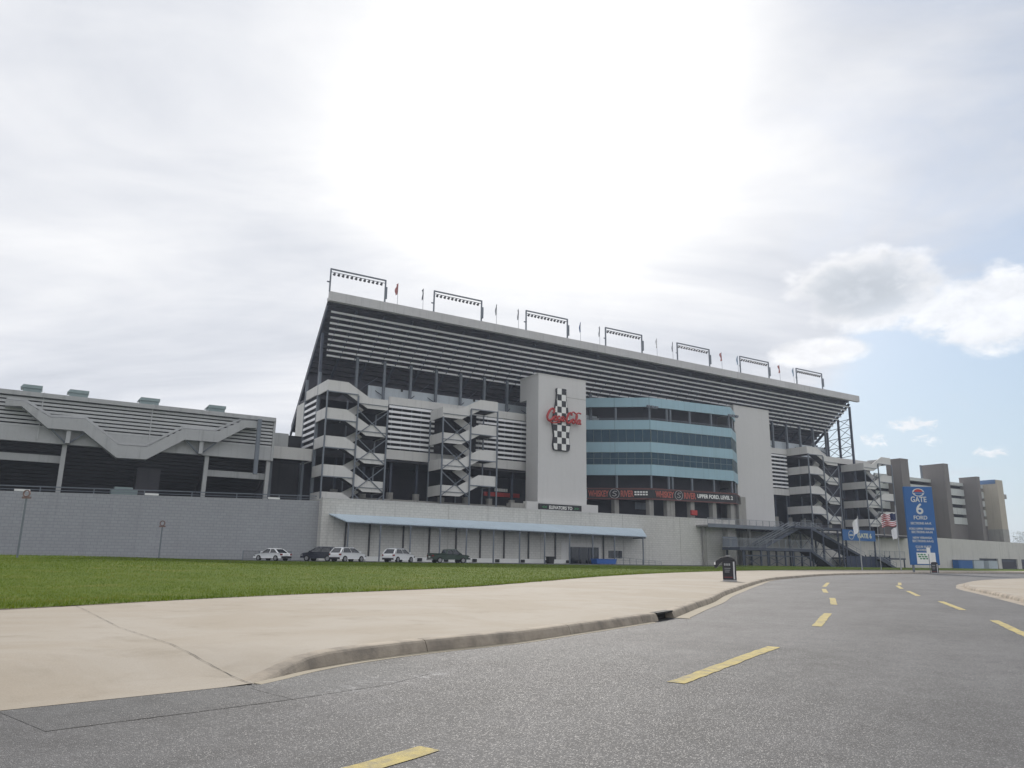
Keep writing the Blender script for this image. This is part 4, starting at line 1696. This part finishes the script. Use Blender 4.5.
for (u0, u1, m_, lab, v) in ((208.6, 215.4, BLUE, 'blue box container against the low white wall', 1.2), (216.2, 221.2, WHITEP, 'white box container beside the blue one at the low wall', 1.3), (223.6, 228.2, WHITEP, 'white box container standing before a loading opening', 1.2)):
    CO_ = (u0, v, .5)
    t = fthing('container', lab, 'container', u0, v, .5, 'containers along the low wall')
    MB(CO_).box(u0, u1, v, v + 1.6, .55, 3.1).build('body', m_ if m_ is BLUE else mat('container_white', (.42, .48, .52), .6, .06, .4, .2), t, .03)
    MB(CO_).box(u0 + .4, (u0 + u1) / 2 - .1, v - .04, v - .005, .8, 2.7).build('door', m_ if m_ is BLUE else mat('container_white', (.42, .48, .52)), t)
    MB(CO_).box(u0 - .04, u1 + .04, v - .05, v + 1.65, 3.1, 3.22).build('roof_rim', STEEL, t)
# ================================================================== gate stairs (steel)
QO = (130, -6, .8)
t = fthing('gate_stairs', 'dark blue steel gate stairs with railed decks before white wall', 'stairs', *QO)
MB(QO).box(116.3, 137.5, -7.5, -3.0, 3.95, 4.5).build('lower_deck', STEELD, t)
MB(QO).box(112.4, 134.5, -3.2, 2.8, 8.45, 8.75).build('upper_deck', mat('deck_concrete', (.24, .235, .23), .85, .08, .4, .2), t)
MB(QO).box(112.4, 134.5, -3.3, -3.21, 8.3, 9.0).build('deck_edge', STEEL, t)
MB(QO).box(134.6, 151.5, -6.2, 2.8, 8.75, 9.15).build('upper_deck', STEELD, t)
MB(QO).box(158, 171.5, -7.0, 2.6, 2.75, 3.1).build('low_deck', STEELD, t)


def flight(u0, z0, u1, z1, va, vb, name='stair_flight'):
    n_ = max(4, int(abs(z1 - z0) / .19))
    mb = MB(QO)
    sgn = 1 if u1 > u0 else -1
    du, dz = (u1 - u0) / n_, (z1 - z0) / n_
    for k in range(n_):
        a = u0 + du * k
        mb.box(a, a + du, va, vb, z0 + dz * (k + (1 if dz > 0 else 0)) - .05, z0 + dz * (k + (1 if dz > 0 else 0)))
    mb.build('stair_tread', RAILM, t)
    for v in (va, vb):
        MB(QO).prism([(u0, z0 - .45), (u1, z1 - .45), (u1, z1 + .1), (u0, z0 + .1)], v - .04, v + .04).build('stringer', STEELD, t)
    MB(QO).prism([(u0, z0 - .42), (u1, z1 - .42), (u1, z1 - .3), (u0, z0 - .3)], va + .05, vb - .05).build('stair_soffit', BLACKISH, t)
    for v in (va, (va + vb) / 2, vb):
        hr = MB(QO)
        hr.bar((u0, v, z0 + 1.05), (u1, v, z1 + 1.05), .07)
        hr.bar((u0, v, z0 + .55), (u1, v, z1 + .55), .05)
        k_ = 6
        for q in range(k_ + 1):
            hr.bar((u0 + (u1 - u0) * q / k_, v, z0 + (z1 - z0) * q / k_), (u0 + (u1 - u0) * q / k_, v, z0 + (z1 - z0) * q / k_ + 1.05), .055)
        hr.build('handrail_frame', RAILM, t)


flight(124.8, 4.5, 136.6, 8.95, -5.4, -3.2)
flight(125.2, 4.5, 136.6, 8.95, -2.8, -.6)
flight(140.0, 8.95, 157.5, 3.1, -6.2, -2.4)
flight(144.9, .9, 137.5, 4.3, -7.5, -4.6)
flight(164.5, .9, 158.6, 3.0, -9.0, -7.1)


def railing(u0, v0, u1, v1, z, h=1.1, st=1.9, fill=True):
    rl = MB(QO)
    rl.bar((u0, v0, z + h), (u1, v1, z + h), .07)
    rl.bar((u0, v0, z + .12), (u1, v1, z + .12), .05)
    L_ = math.hypot(u1 - u0, v1 - v0)
    k = max(1, int(L_ / st))
    for q in range(k + 1):
        p = (u0 + (u1 - u0) * q / k, v0 + (v1 - v0) * q / k)
        rl.bar((*p, z), (*p, z + h), .075)
    if fill:
        k = max(1, int(L_ / .32))
        for q in range(k + 1):
            p = (u0 + (u1 - u0) * q / k, v0 + (v1 - v0) * q / k)
            rl.bar((*p, z + .1), (*p, z + h), .028)
    rl.build('railing_frame', RAILM, t)


railing(116.4, -7.4, 137.4, -7.4, 4.5, 1.7)
railing(116.4, -7.4, 116.4, -3.1, 4.5, 1.7)
railing(116.4, -3.1, 124.5, -3.1, 4.5, 1.7)
railing(112.5, -3.1, 134.4, -3.1, 8.75, 1.35)
railing(137, -6.1, 140, -6.1, 9.15, 1.3)
railing(140, -.2, 151.4, -.2, 9.15, 1.3)
railing(158, -6.9, 171.4, -6.9, 3.1, 1.5)
MB(QO).box(116.5, 120.6, -3.05, -2.98, 4.6, 6.6).build('mesh_panel', STEEL, t)
for u in (117.4, 122.4, 124.4, 129.6, 131.9, 137.3):
    for v in (-7.3, -3.2):
        MB(QO).box(u - .14, u + .14, v - .14, v + .14, .5, 3.95).build('post', STEELD, t)
for u in (139.8, 143.5, 148.6, 151.3):
    for v in (-6.1, -.4):
        MB(QO).box(u - .15, u + .15, v - .15, v + .15, .5, 8.75).build('post', STEELD, t)
for u in (158.2, 164, 171.2):
    MB(QO).box(u - .12, u + .12, -6.9, -6.66, .5, 2.75).build('post', STEELD, t)
for u in (114, 120, 127):
    MB(QO).box(u - .3, u + .3, -.9, -.3, .5, 8.45).build('post', CONC, t)
bx = MB(QO)
for (a, b) in ((117.4, 122.4), (124.4, 129.6), (131.9, 137.3)):
    bx.bar((a, -7.3, .9), (b, -7.3, 2.9), .09)
    bx.bar((a, -7.3, 2.9), (b, -7.3, .9), .09)
bx.bar((117.4, -7.3, 2.95), (137.3, -7.3, 2.95), .14, .2)
for (a, b) in ((139.8, 143.5), (143.5, 148.6), (148.6, 151.3)):
    bx.bar((a, -6.1, 1.0), (b, -6.1, 4.6), .09)
    bx.bar((a, -6.1, 4.6), (b, -6.1, 1.0), .09)
    bx.bar((a, -.4, 4.6), (b, -.4, 8.6), .09)
    bx.bar((a, -.4, 8.6), (b, -.4, 4.6), .09)
bx.bar((139.8, -6.1, 4.6), (151.3, -6.1, 4.6), .14)
bx.build('bracing_lattice', STEELD, t)

# queue fence of blue panels at the foot of the stairs
t = fthing('turnstile_fence', 'dark blue gate panels under the gate banner', 'fence', 152, -8, .8)
HO = (152, -8, .8)
BLUED = mat('dark_blue_panel', (.015, .025, .065), .5, .1, .5, .05)
for k in range(9):
    u = 148.2 + k * 1.75
    MB(HO).box(u, u + 1.35, -8.05, -7.95, .85, 3.3).build('gate_panel', BLUED, t)
    MB(HO).box(u + 1.45, u + 1.63, -8.1, -7.9, .8, 3.6).build('fence_post', STEELD, t)

# gate banner over the entrance
GWP = mat('logo_pale', (.5, .5, .5), .6, .1, 1)
t = fthing('gate_banner', 'blue banner reading GATE 6 above the steel stairs', 'banner', 153, -8.5, 6.6)
O_ = (153, -8.5, .8)
t.location = F(153, -8.5, .8)
MB(O_).box(147.0, 158.4, -8.5, -8.38, 6.55, 8.85).build('banner_cloth', BLUE, t)
for u in (147.1, 158.3):
    MB(O_).box(u - .12, u + .12, -8.36, -8.12, .6, 9.0).build('post', STEELD, t)
MB(O_).box(147, 158.4, -8.36, -8.2, 8.7, 8.86).build('beam', STEELD, t)
tm = MB(O_)
text_mb(tm, 'GATE 6', 152.0, 157.0, 7.15, 8.2, -8.505, .03)
tm.build('lettering', mat('gold_white_print', (.62, .62, .48), .6, .1, 1), t)
lg = MB(O_)
idf = lambda p: Vector((p.x, p.y - 8.505, p.z))
ring(lg, idf, 149.8, 7.7, .82, .95)
lg.box(149.1, 150.5, -8.54, -8.506, 7.55, 7.85)
lg.build('round_logo', GWP, t)

# ================================================================== tall gate sign
t = thing('gate_sign', 'tall blue GATE 6 sign board beside the road bend', 'sign', (53.4, 100, .6))
ZG = .6
MB().box(-1.85, 1.85, 0, .35, .95, 10.95).build('board', BLUE, t, .03)
for x in (-1.5, 1.5):
    MB().box(x - .1, x + .1, .1, .3, 0, .96).build('leg', STEEL, t)
GW = mat('sign_cream_print', (.60, .62, .60), .6, .1, 1)
tm = MB()
for (s, zc, hh, wd) in (('GATE', 9.3, .72, 2.05), ('6', 8.08, 1.4, .9), ('FORD', 6.95, .5, 1.75), ('SECTIONS AA-K', 6.22, .3, 2.7), ('FORD UPPER TERRACE', 5.52, .27, 3.2), ('SECTIONS AA-N', 5.1, .3, 2.7),
                       ('NEW VERANDA', 4.38, .28, 2.5), ('SECTIONS AA-G', 3.96, .3, 2.7), ('CLUB SUITE', 3.25, .28, 2.0), ('BOXES', 2.84, .28, 1.2)):
    cx = -.35 if s == 'BOXES' else -.05
    text_mb(tm, s, cx - wd / 2, cx + wd / 2, zc - hh / 2, zc + hh / 2, -.005, .03, bold=.015)
tm.build('lettering', GW, t)
ov = MB()


def ellipse(mb, cx, cz, a, b, y0, y1, k=24, lo=0, hi=2 * math.pi):
    pts_ = [(cx + a * math.cos(lo + (hi - lo) * i / k), cz + b * math.sin(lo + (hi - lo) * i / k)) for i in range(k + (0 if hi - lo > 6 else 1))]
    mb.prism(pts_, y0, y1)


ellipse(ov, -.0, 10.2, .78, .52, -.03, -.004)
lo_ = ov.build('oval_logo', GW, t)
ov = MB()
ellipse(ov, -.0, 10.25, .58, .38, -.045, -.032, 16, 0, math.pi)
ov.build('red_logo_print', RED, t)
ov = MB()
ov.box(-.7, .7, -.06, -.046, 10.12, 10.26)
ellipse(ov, 0, 10.08, .5, .3, -.045, -.032, 16, math.pi, 2 * math.pi)
ov.build('blue_logo_print', BLUE, t)
MB().box(-1.05, 1.35, -.035, -.004, 1.08, 2.5).build('advert_panel', WHITEP, t)
gp_ = MB()
for k in range(9):
    random.seed(k)
    x = -.8 + k * .13
    ellipse(gp_, x, 2.25 - (k % 3) * .25, .13 + .07 * (k % 2), .1, -.05, -.036, 8)
text_mb(gp_, 'W.P.C', -.7, .5, 1.62, 1.8, -.036, .014) if False else None
gp_.build('green_print', GREENP, t)
random.seed(11)


# ================================================================== litter bins and small poles
def bin_(loc, rotz, label, hood):
    t = thing('litter_bin', label, 'litter bin', loc, rotz, 'litter bins on the pavement')
    bp = mat('bin_charcoal', (.025, .025, .03), .45, .15, 2, .1)
    MB().box(-.37, .37, -.3, .3, .09, 1.12).build('body', bp, t, .03)
    MB().box(-.38, .38, -.31, .31, 0, .09).build('base', mat('bin_grey', (.35, .35, .36), .5), t, .01)
    MB().box(.21, .29, -.335, -.305, .12, 1.08).build('steel_trim', mat('bin_light_grey', (.55, .56, .58), .4), t)
    d = MB()
    prof_ = [(-.36, 1.12), (.36, 1.12), (.30, 1.24), (.12, 1.31), (-.16, 1.31), (-.36, 1.24)]
    d.prism(prof_, -.29, .29)
    d.build('dome_lid', bp, t, .02)
    pm = MB()
    text_mb(pm, 'TRASH', -.28, .12, .86, 1.0, -.302, .012) if False else None
    for k in range(3):
        pm.box(-.28 + k * .12, -.19 + k * .12, -.315, -.302, .86, .98)
    for k in range(3):
        pm.box(-.26, -.0 + .03 * k, -.315, -.302, .5 + .1 * k, .53 + .1 * k)
    pm.build('white_print', mat('print_grey', (.32, .33, .34), .6), t)
    MB().box(-.3, .16, -.312, -.302, .2, .25).build('red_print', mat('faded_red', (.16, .03, .03), .6), t)
    if hood:
        h = MB()
        outer = [(.12, 1.30), (-.1, 1.36), (-.42, 1.32), (-.7, 1.13), (-.83, .86), (-.8, .72), (-.66, .74), (-.6, .86), (-.44, 1.02), (-.37, 1.08), (-.2, 1.2)]
        h.prism(outer, -.27, .27)
        h.build('open_flap', bp, t, .02)
        MB().box(-.16, .1, -.2, .2, 1.365, 1.42).build('cap', mat('bin_grey', (.35, .35, .36)), t, .01)
        MB().box(-.82, -.74, -.285, -.272, .9, 1.05).build('white_sticker', WHITEP, t)
    return t


def pz(x, y):
    return zr(v_of(x, y)) + .18


bin_((12.45, 44.2, pz(12.6, 44) + .0), R(-16), 'charcoal litter bin with arched open flap at the pavement bend', True)
bin_((49.4, 90.6, pz(50, 91.2)), R(-28), 'dark litter bin on the pavement below the tall blue sign', False)
t = thing('sign_post', 'thin post with small white plate beside the far litter bin', 'sign', (49.0, 90.9, pz(49, 90.9)))
MB().tube((0, 0, 0), (0, 0, 2.95), .04, n=8).build('pole', STEEL, t)
MB().box(-.22, .22, -.05, -.042, 2.2, 2.95).build('plate', WHITEP, t)

for (x, y, h, lab) in ((-33.9, 53.8, 4.6, 'taller rusty-headed metal post on the lawn before the grey wall'), (-32.6, 72.6, 3.4, 'shorter rusty-headed metal post on the lawn near the wall')):
    zb = lawn_z(x, y)
    t = thing('lawn_post', lab, 'post', (x, y, zb), 0, 'metal posts on the lawn')
    MB().tube((0, 0, 0), (0, 0, h - .5), .07, .06, 8).build('pole', STEEL, t)
    rg = MB()
    ring(rg, lambda p: p, 0, h - .2, .18, .26, -.08, 14)
    rg.build('ring_head', mat('rusty_red', (.20, .13, .12), .8, .2, 2), t)
    MB().box(-.28, .28, -.08, .08, h - .55, h - .42).build('head_plate', mat('rusty_red', (.20, .13, .12)), t)

t = fthing('crowd_barrier', 'low grey mesh barrier behind the white saloon car', 'barrier', 26.5, -8, .9)
BO_ = (26.5, -8, .9)
cb = MB(BO_)
cb.bar((23.4, -8, 2.05), (29.6, -8, 2.05), .06)
cb.bar((23.4, -8, 1.1), (29.6, -8, 1.1), .05)
for k in range(40):
    u = 23.4 + k * .159
    cb.bar((u, -8, 1.1), (u, -8, 2.05), .03)
cb.build('mesh_infill', GREYBOX, t)
for u in (23.4, 25.45, 27.5, 29.6):
    MB(BO_).box(u - .05, u + .05, -8.05, -7.95, .85, 2.1).build('post', STEEL, t)

t = fthing('blue_cart', 'blue flatbed bin parked under the canopy end', 'cart', 84, -6, .9)
DO_ = (84, -6, .9)
cbx = MB(DO_)
cbx.prism([(82.0, .98), (86.0, .98), (86.2, 1.75), (81.8, 1.75)], -7, -5.4)
cbx.build('body', mat('cart_blue', (.02, .10, .36), .4, .1, .6, .1), t, .04)
MB(DO_).box(81.75, 86.25, -7.05, -5.35, 1.75, 1.83).build('rim', mat('cart_blue', (.02, .10, .36)), t)
for u in (82.6, 85.4):
    for v in (-6.8, -5.6):
        MB(DO_).tube((u, v - .05, 1.0), (u, v + .05, 1.0), .12, n=10).build('wheel', RUBBER, t)
t = fthing('wheelie_bin', 'black rubbish bin under the canopy by the dark doors', 'litter bin', 75, -3, .85)
MB((75, -3, .85)).prism([(74.55, .85), (75.45, .85), (75.6, 1.95), (74.4, 1.95)], -3.5, -2.6).build('body', RUBBER, t, .03)
MB((75, -3, .85)).box(74.35, 75.65, -3.55, -2.55, 1.95, 2.08).build('lid', RUBBER, t, .03)
t = fthing('handrail', 'thin grey ramp handrail at the canopy end', 'railing', 92, -4, .9)
hr = MB((92, -4, .9))
hr.bar((88.5, -4.2, 2.2), (99, -4.2, 1.5), .05)
hr.bar((88.5, -4.2, 1.7), (99, -4.2, 1.2), .04)
hr.build('top_rail', STEEL, t)
for k in range(8):
    u = 88.5 + k * 1.5
    MB((92, -4, .9)).box(u - .03, u + .03, -4.23, -4.17, .85, 2.2 - (u - 88.5) * .0667).build('post', STEEL, t)


# ================================================================== flag poles by the gate
def flagpole(x, y, h, label, parts, r=.06):
    t = thing('flagpole', label, 'flagpole', (x, y, zr(v_of(x, y)) + .12), 0, 'flagpoles by the gate stairs')
    MB().tube((0, 0, 0), (0, 0, h), r * 1.3, r, 10).build('pole', mat('pole_grey', (.34, .35, .36), .4, .05, 1), t)
    return t


def cloth(t, name, m_, z1, z0, w0, w1, sag=.3, lean=-1, y0=0.0):
    vs, nn, mm_ = [], 10, 6
    for j in range(mm_ + 1):
        for i in range(nn + 1):
            s = i / nn
            x = lean * (w0 + (w1 - w0) * s)
            zz = z1 + (z0 - z1) * j / mm_ - sag * s - .08 * math.sin(s * 7)
            vs.append((x, y0 + .16 * math.sin(s * 8 + j * .4) * s, zz))
    fs = [(j * (nn + 1) + i, j * (nn + 1) + i + 1, (j + 1) * (nn + 1) + i + 1, (j + 1) * (nn + 1) + i) for j in range(mm_) for i in range(nn)]
    mb = MB()
    mb.add(vs, fs)
    return mb.build(name, m_, t, norm=False)


FW = mat('flag_white_cloth', (.78, .78, .78), .8, .04, 1)
t = flagpole(49.7, 110, 7.6, 'flagpole with limp white flag before the gate banner', None)
cloth(t, 'white_flag', FW, 7.4, 5.4, .05, .75, .7)
t = flagpole(52.4, 110, 7.0, 'bare thin flagpole beside the gate banner', None, .04)
t = flagpole(55.2, 110, 9.2, 'flagpole with striped flag over a white flag', None)
cloth(t, 'canton', mat('flag_navy', (.03, .04, .10), .8, .05, 1), 8.1, 7.2, .05, .85, .12, -1, -.01)
SR = mat('flag_stripe_red', (.42, .08, .08), .8, .05, 1)
for k in range(7):
    z1 = 8.1 - k * .25
    w0 = .86 if k < 4 else .05
    cloth(t, 'red_stripe', SR, z1 - .12 if k < 4 else z1 - .12, z1 - .255, w0, 2.1, .12 + (.12 if k < 4 else .15))
    cloth(t, 'white_stripe', FW, z1, z1 - .12, w0, 2.1, .12 + (.12 if k < 4 else .15))
cloth(t, 'white_flag', FW, 6.25, 4.7, .05, .8, .5)


# ================================================================== vehicles
TAILR = mat('tail_lamp_red', (.20, .015, .015), .3, .05, 1)
RIMG = mat('alloy_grey', (.30, .30, .31), .4, .05, 2, 0, .03, metal=.6)


def car(label, loc, heading, paint, kind_, group='cars parked along the white wall'):
    """x forward, y to the side; built about its middle, wheels on z = 0"""
    t = thing('parked_car' if kind_ != 'pickup' else 'pickup_truck', label, {'pickup': 'pickup'}.get(kind_, 'car'), loc, heading, group)
    if kind_ == 'sedan':
        L, Wd, zt, zb = 4.6, 1.78, 1.45, .92
        low = [(-2.28, .32), (-2.3, .62), (-2.2, .9), (-1.5, .97), (1.0, .92), (2.0, .74), (2.28, .6), (2.3, .34)]
        cab_b, cab_t = [(-1.75, .95), (1.15, .9)], [(-1.0, 1.42), (.3, 1.44)]
    elif kind_ == 'suv':
        L, Wd, zt, zb = 4.75, 1.9, 1.75, 1.05
        low = [(-2.3, .36), (-2.37, .6), (-2.33, 1.0), (-2.26, 1.12), (1.1, 1.12), (1.9, 1.04), (2.25, .9), (2.37, .7), (2.37, .40)]
        cab_b, cab_t = [(-2.28, 1.12), (1.35, 1.12)], [(-1.78, 1.70), (.35, 1.72)]
    else:
        L, Wd, zt, zb = 5.6, 1.98, 1.85, 1.1
        low = [(-2.75, .45), (-2.8, .6), (-2.78, 1.12), (-.75, 1.12), (1.4, 1.14), (2.45, 1.06), (2.75, .9), (2.8, .5)]
        cab_b, cab_t = [(-.8, 1.13), (1.6, 1.13)], [(-.55, 1.78), (.75, 1.8)]
    hw = Wd / 2
    # lower body with slight barrel
    mb = MB()
    n_ = len(low)
    prof_ = [(-hw * .94, 0), (-hw, .35), (-hw * .985, 1)]
    vs = []
    for y_, s_ in ((-hw * .93, .0), (-hw, 1), (hw, 1), (hw * .93, 0)):
        for (x, z) in low:
            vs.append((x * (1 if s_ else .99), y_, z))
    fs = [tuple(range(n_)), tuple(range(4 * n_ - 1, 3 * n_ - 1, -1))]
    for q in range(3):
        for i in range(n_):
            j = (i + 1) % n_
            fs.append((q * n_ + i, (q + 1) * n_ + i, (q + 1) * n_ + j, q * n_ + j))
    mb.add(vs, fs)
    mb.build('body', paint, t, .05, smooth=False)
    # glasshouse
    (b0, zb0), (b1, zb1) = cab_b
    (t0, zt0), (t1, zt1) = cab_t
    wb, wt = hw * .94, hw * .74
    gl = MB()
    gl.add([(b0, -wb, zb0), (b1, -wb, zb1), (b1, wb, zb1), (b0, wb, zb0), (t0, -wt, zt0), (t1, -wt, zt1), (t1, wt, zt1), (t0, wt, zt0)],
           [(3, 2, 1, 0), (4, 5, 6, 7), (0, 1, 5, 4), (1, 2, 6, 5), (2, 3, 7, 6), (3, 0, 4, 7)])
    gl.build('window', GLASSD, t, .03)
    rf = MB()
    rf.add([(t0 - .05, -wt - .02, zt0 - .02), (t1 + .05, -wt - .02, zt1 - .02), (t1 + .05, wt + .02, zt1 - .02), (t0 - .05, wt + .02, zt0 - .02), (t0 + .1, -wt + .12, zt0 + .07), (t1 - .1, -wt + .12, zt1 + .07), (t1 - .1, wt - .12, zt1 + .07), (t0 + .1, wt - .12, zt0 + .07)],
           [(3, 2, 1, 0), (4, 5, 6, 7), (0, 1, 5, 4), (1, 2, 6, 5), (2, 3, 7, 6), (3, 0, 4, 7)])
    rf.build('roof', paint, t, .02)
    pil = MB()
    xs = [0.0, .1, .55, 1.0] if kind_ == 'suv' else [0, .48, 1.0]
    for sg in (-1, 1):
        for s_ in xs:
            pil.bar((b0 + (b1 - b0) * s_, sg * (wb + .005), zb0 - .02), (t0 + (t1 - t0) * s_, sg * (wt + .01), zt0), .1 if s_ not in (0,) else .2, .05)
    for sg in (-1, 1):
        pil.bar((b0, sg * (wb + .005), zb0), (b1, sg * (wb + .005), zb1), .06, .05)
    pil.build('pillar_trim', paint, t)
    if kind_ == 'suv':
        rk = MB()
        for sg in (-1, 1):
            rk.bar((t0 + .2, sg * (wt - .08), zt0 + .11), (t1 - .2, sg * (wt - .08), zt1 + .11), .05)
        rk.build('roof_rack', STEEL, t)
    wx = .305 * L
    r_ = .34 if kind_ == 'sedan' else .38
    for x in (-wx, wx):
        for sg in (-1, 1):
            ty = MB().tube((x, sg * (hw - .22), r_), (x, sg * (hw + .015), r_), r_, n=20).build('wheel', RUBBER, t)
            MB().tube((x, sg * (hw - .0), r_), (x, sg * (hw + .025), r_), r_ * .62, n=14).build('rim', RIMG, ty)
    zl = zb - .12
    xr = low[0][0] - .06
    for sg in (-1, 1):
        MB().box(xr - .02, xr + .25, sg * hw * .98, sg * hw * .76, zl - .12, zl + .08).build('tail_light', TAILR, t, .02)
        MB().box(-low[-1][0] * -1 - .3, low[-1][0] + .01, sg * hw * .97, sg * hw * .66, zl - .28, zl - .1).build('headlight', CHROME, t, .02)
        MB().box(b1 - .45, b1 - .25, sg * (hw + .02), sg * (hw + .2), zb0 + .02, zb0 + .2).build('mirror', paint, t, .02)
    MB().box(xr - .05, xr + .12, -hw * .92, hw * .92, .36, .58).build('bumper', BLACKB if kind_ != 'pickup' else CHROME, t, .02)
    MB().box(xr - .035, xr, -.26, .26, .72, .86).build('number_plate', WHITEP, t)
    if kind_ == 'pickup':
        MB().box(-2.62, -.95, -hw + .12, hw - .12, 1.121, 1.135).build('load_bed', BLACKB, t)
        for sg in (-1, 1):
            MB().box(-2.75, -.85, sg * (hw - .11), sg * (hw - .02), 1.12, 1.3).build('bed_rail', paint, t)
        MB().box(-2.79, -2.68, -hw + .1, hw - .1, 1.12, 1.3).build('tailgate', paint, t)
    return t


PW = mat('car_white', (.72, .73, .74), .3, .02, 1, 0, .01, spec=.6)
PN = mat('car_navy', (.012, .014, .028), .3, .05, 1, 0, .01, spec=.6)
PG = mat('car_green', (.012, .035, .022), .35, .05, 1, 0, .02, spec=.6)


def lotz(x, y):
    return zr(v_of(x, y)) + .10


def hd(az):
    return math.pi / 2 - R(az)


for (x, y, az, p, k, lab) in ((-29.0, 95.4, -62, PW, 'sedan', 'white saloon car parked alone in front of the grey wall'),
                              (-23.9, 98.8, -75, PN, 'suv', 'dark navy people carrier partly hidden behind a white off-roader'),
                              (-20.2, 97.6, 32, PW, 'suv', 'white off-road car beside the dark navy one'),
                              (-14.4, 101.6, 28, PW, 'suv', 'white off-road car parked between the other white one and the green pickup'),
                              (-8.2, 105.6, 62, PG, 'pickup', 'dark green pickup truck with chrome rear bumper')):
    car(lab, (x, y, lotz(x, y)), hd(az), p, k)


# ================================================================== far trees behind the low wall
def tree(label, x, y, h, r, seed):
    rng = random.Random(seed)
    z = zr(v_of(x, y)) - .1
    t = thing('tree', label, 'tree', (x, y, z), 0, 'trees beyond the low wall')
    tr_ = MB()
    tr_.tube((0, 0, 0), (0, 0, h * .5), .3, .18, 8)
    for k in range(6):
        a = k * 1.05
        tr_.tube((0, 0, h * (.3 + .04 * k)), (math.cos(a) * r * .6, math.sin(a) * r * .6, h * (.6 + .05 * k)), .12, .04, 6)
    tr_.build('trunk', BARK, t)
    cr = MB()
    for c in range(26):
        a = rng.uniform(0, 6.28)
        rr_ = r * math.sqrt(rng.uniform(0, 1)) * .85
        cz = h * rng.uniform(.42, .93)
        cc = Vector((math.cos(a) * rr_, math.sin(a) * rr_, cz))
        for q in range(75):
            p = cc + Vector((rng.gauss(0, 1), rng.gauss(0, 1), rng.gauss(0, .8))) * r * .2
            s_ = rng.uniform(.12, .3)
            d1 = Vector((rng.gauss(0, 1), rng.gauss(0, 1), rng.gauss(0, 1))).normalized() * s_
            d2 = Vector((rng.gauss(0, 1), rng.gauss(0, 1), rng.gauss(0, 1))).normalized() * s_
            cr.add([p - d1, p + d2, p + d1], [(0, 1, 2)])
    cr.build('crown', LEAF, t, norm=False)


tree('hazy green tree showing above the low wall past the tan tower', 206, 308, 15, 6.5, 1)


# ================================================================== air
hz = bpy.data.materials.new('haze')
hz.use_nodes = True
ht = hz.node_tree
ht.nodes.clear()
pv = nd(ht, 'ShaderNodeVolumePrincipled')
pv.inputs['Color'].default_value = (.72, .82, 1.0, 1)
pv.inputs['Density'].default_value = HAZE
pv.inputs['Anisotropy'].default_value = .35
ho = nd(ht, 'ShaderNodeOutputMaterial')
ht.links.new(pv.outputs[0], ho.inputs['Volume'])
hb = MB()
hb.box(-3100, 3100, -3100, 3100, -1.6, 62)
kind(hb.build('haze', hz, None, loc=F(0, 0, 0), rotz=TH), 'stuff')
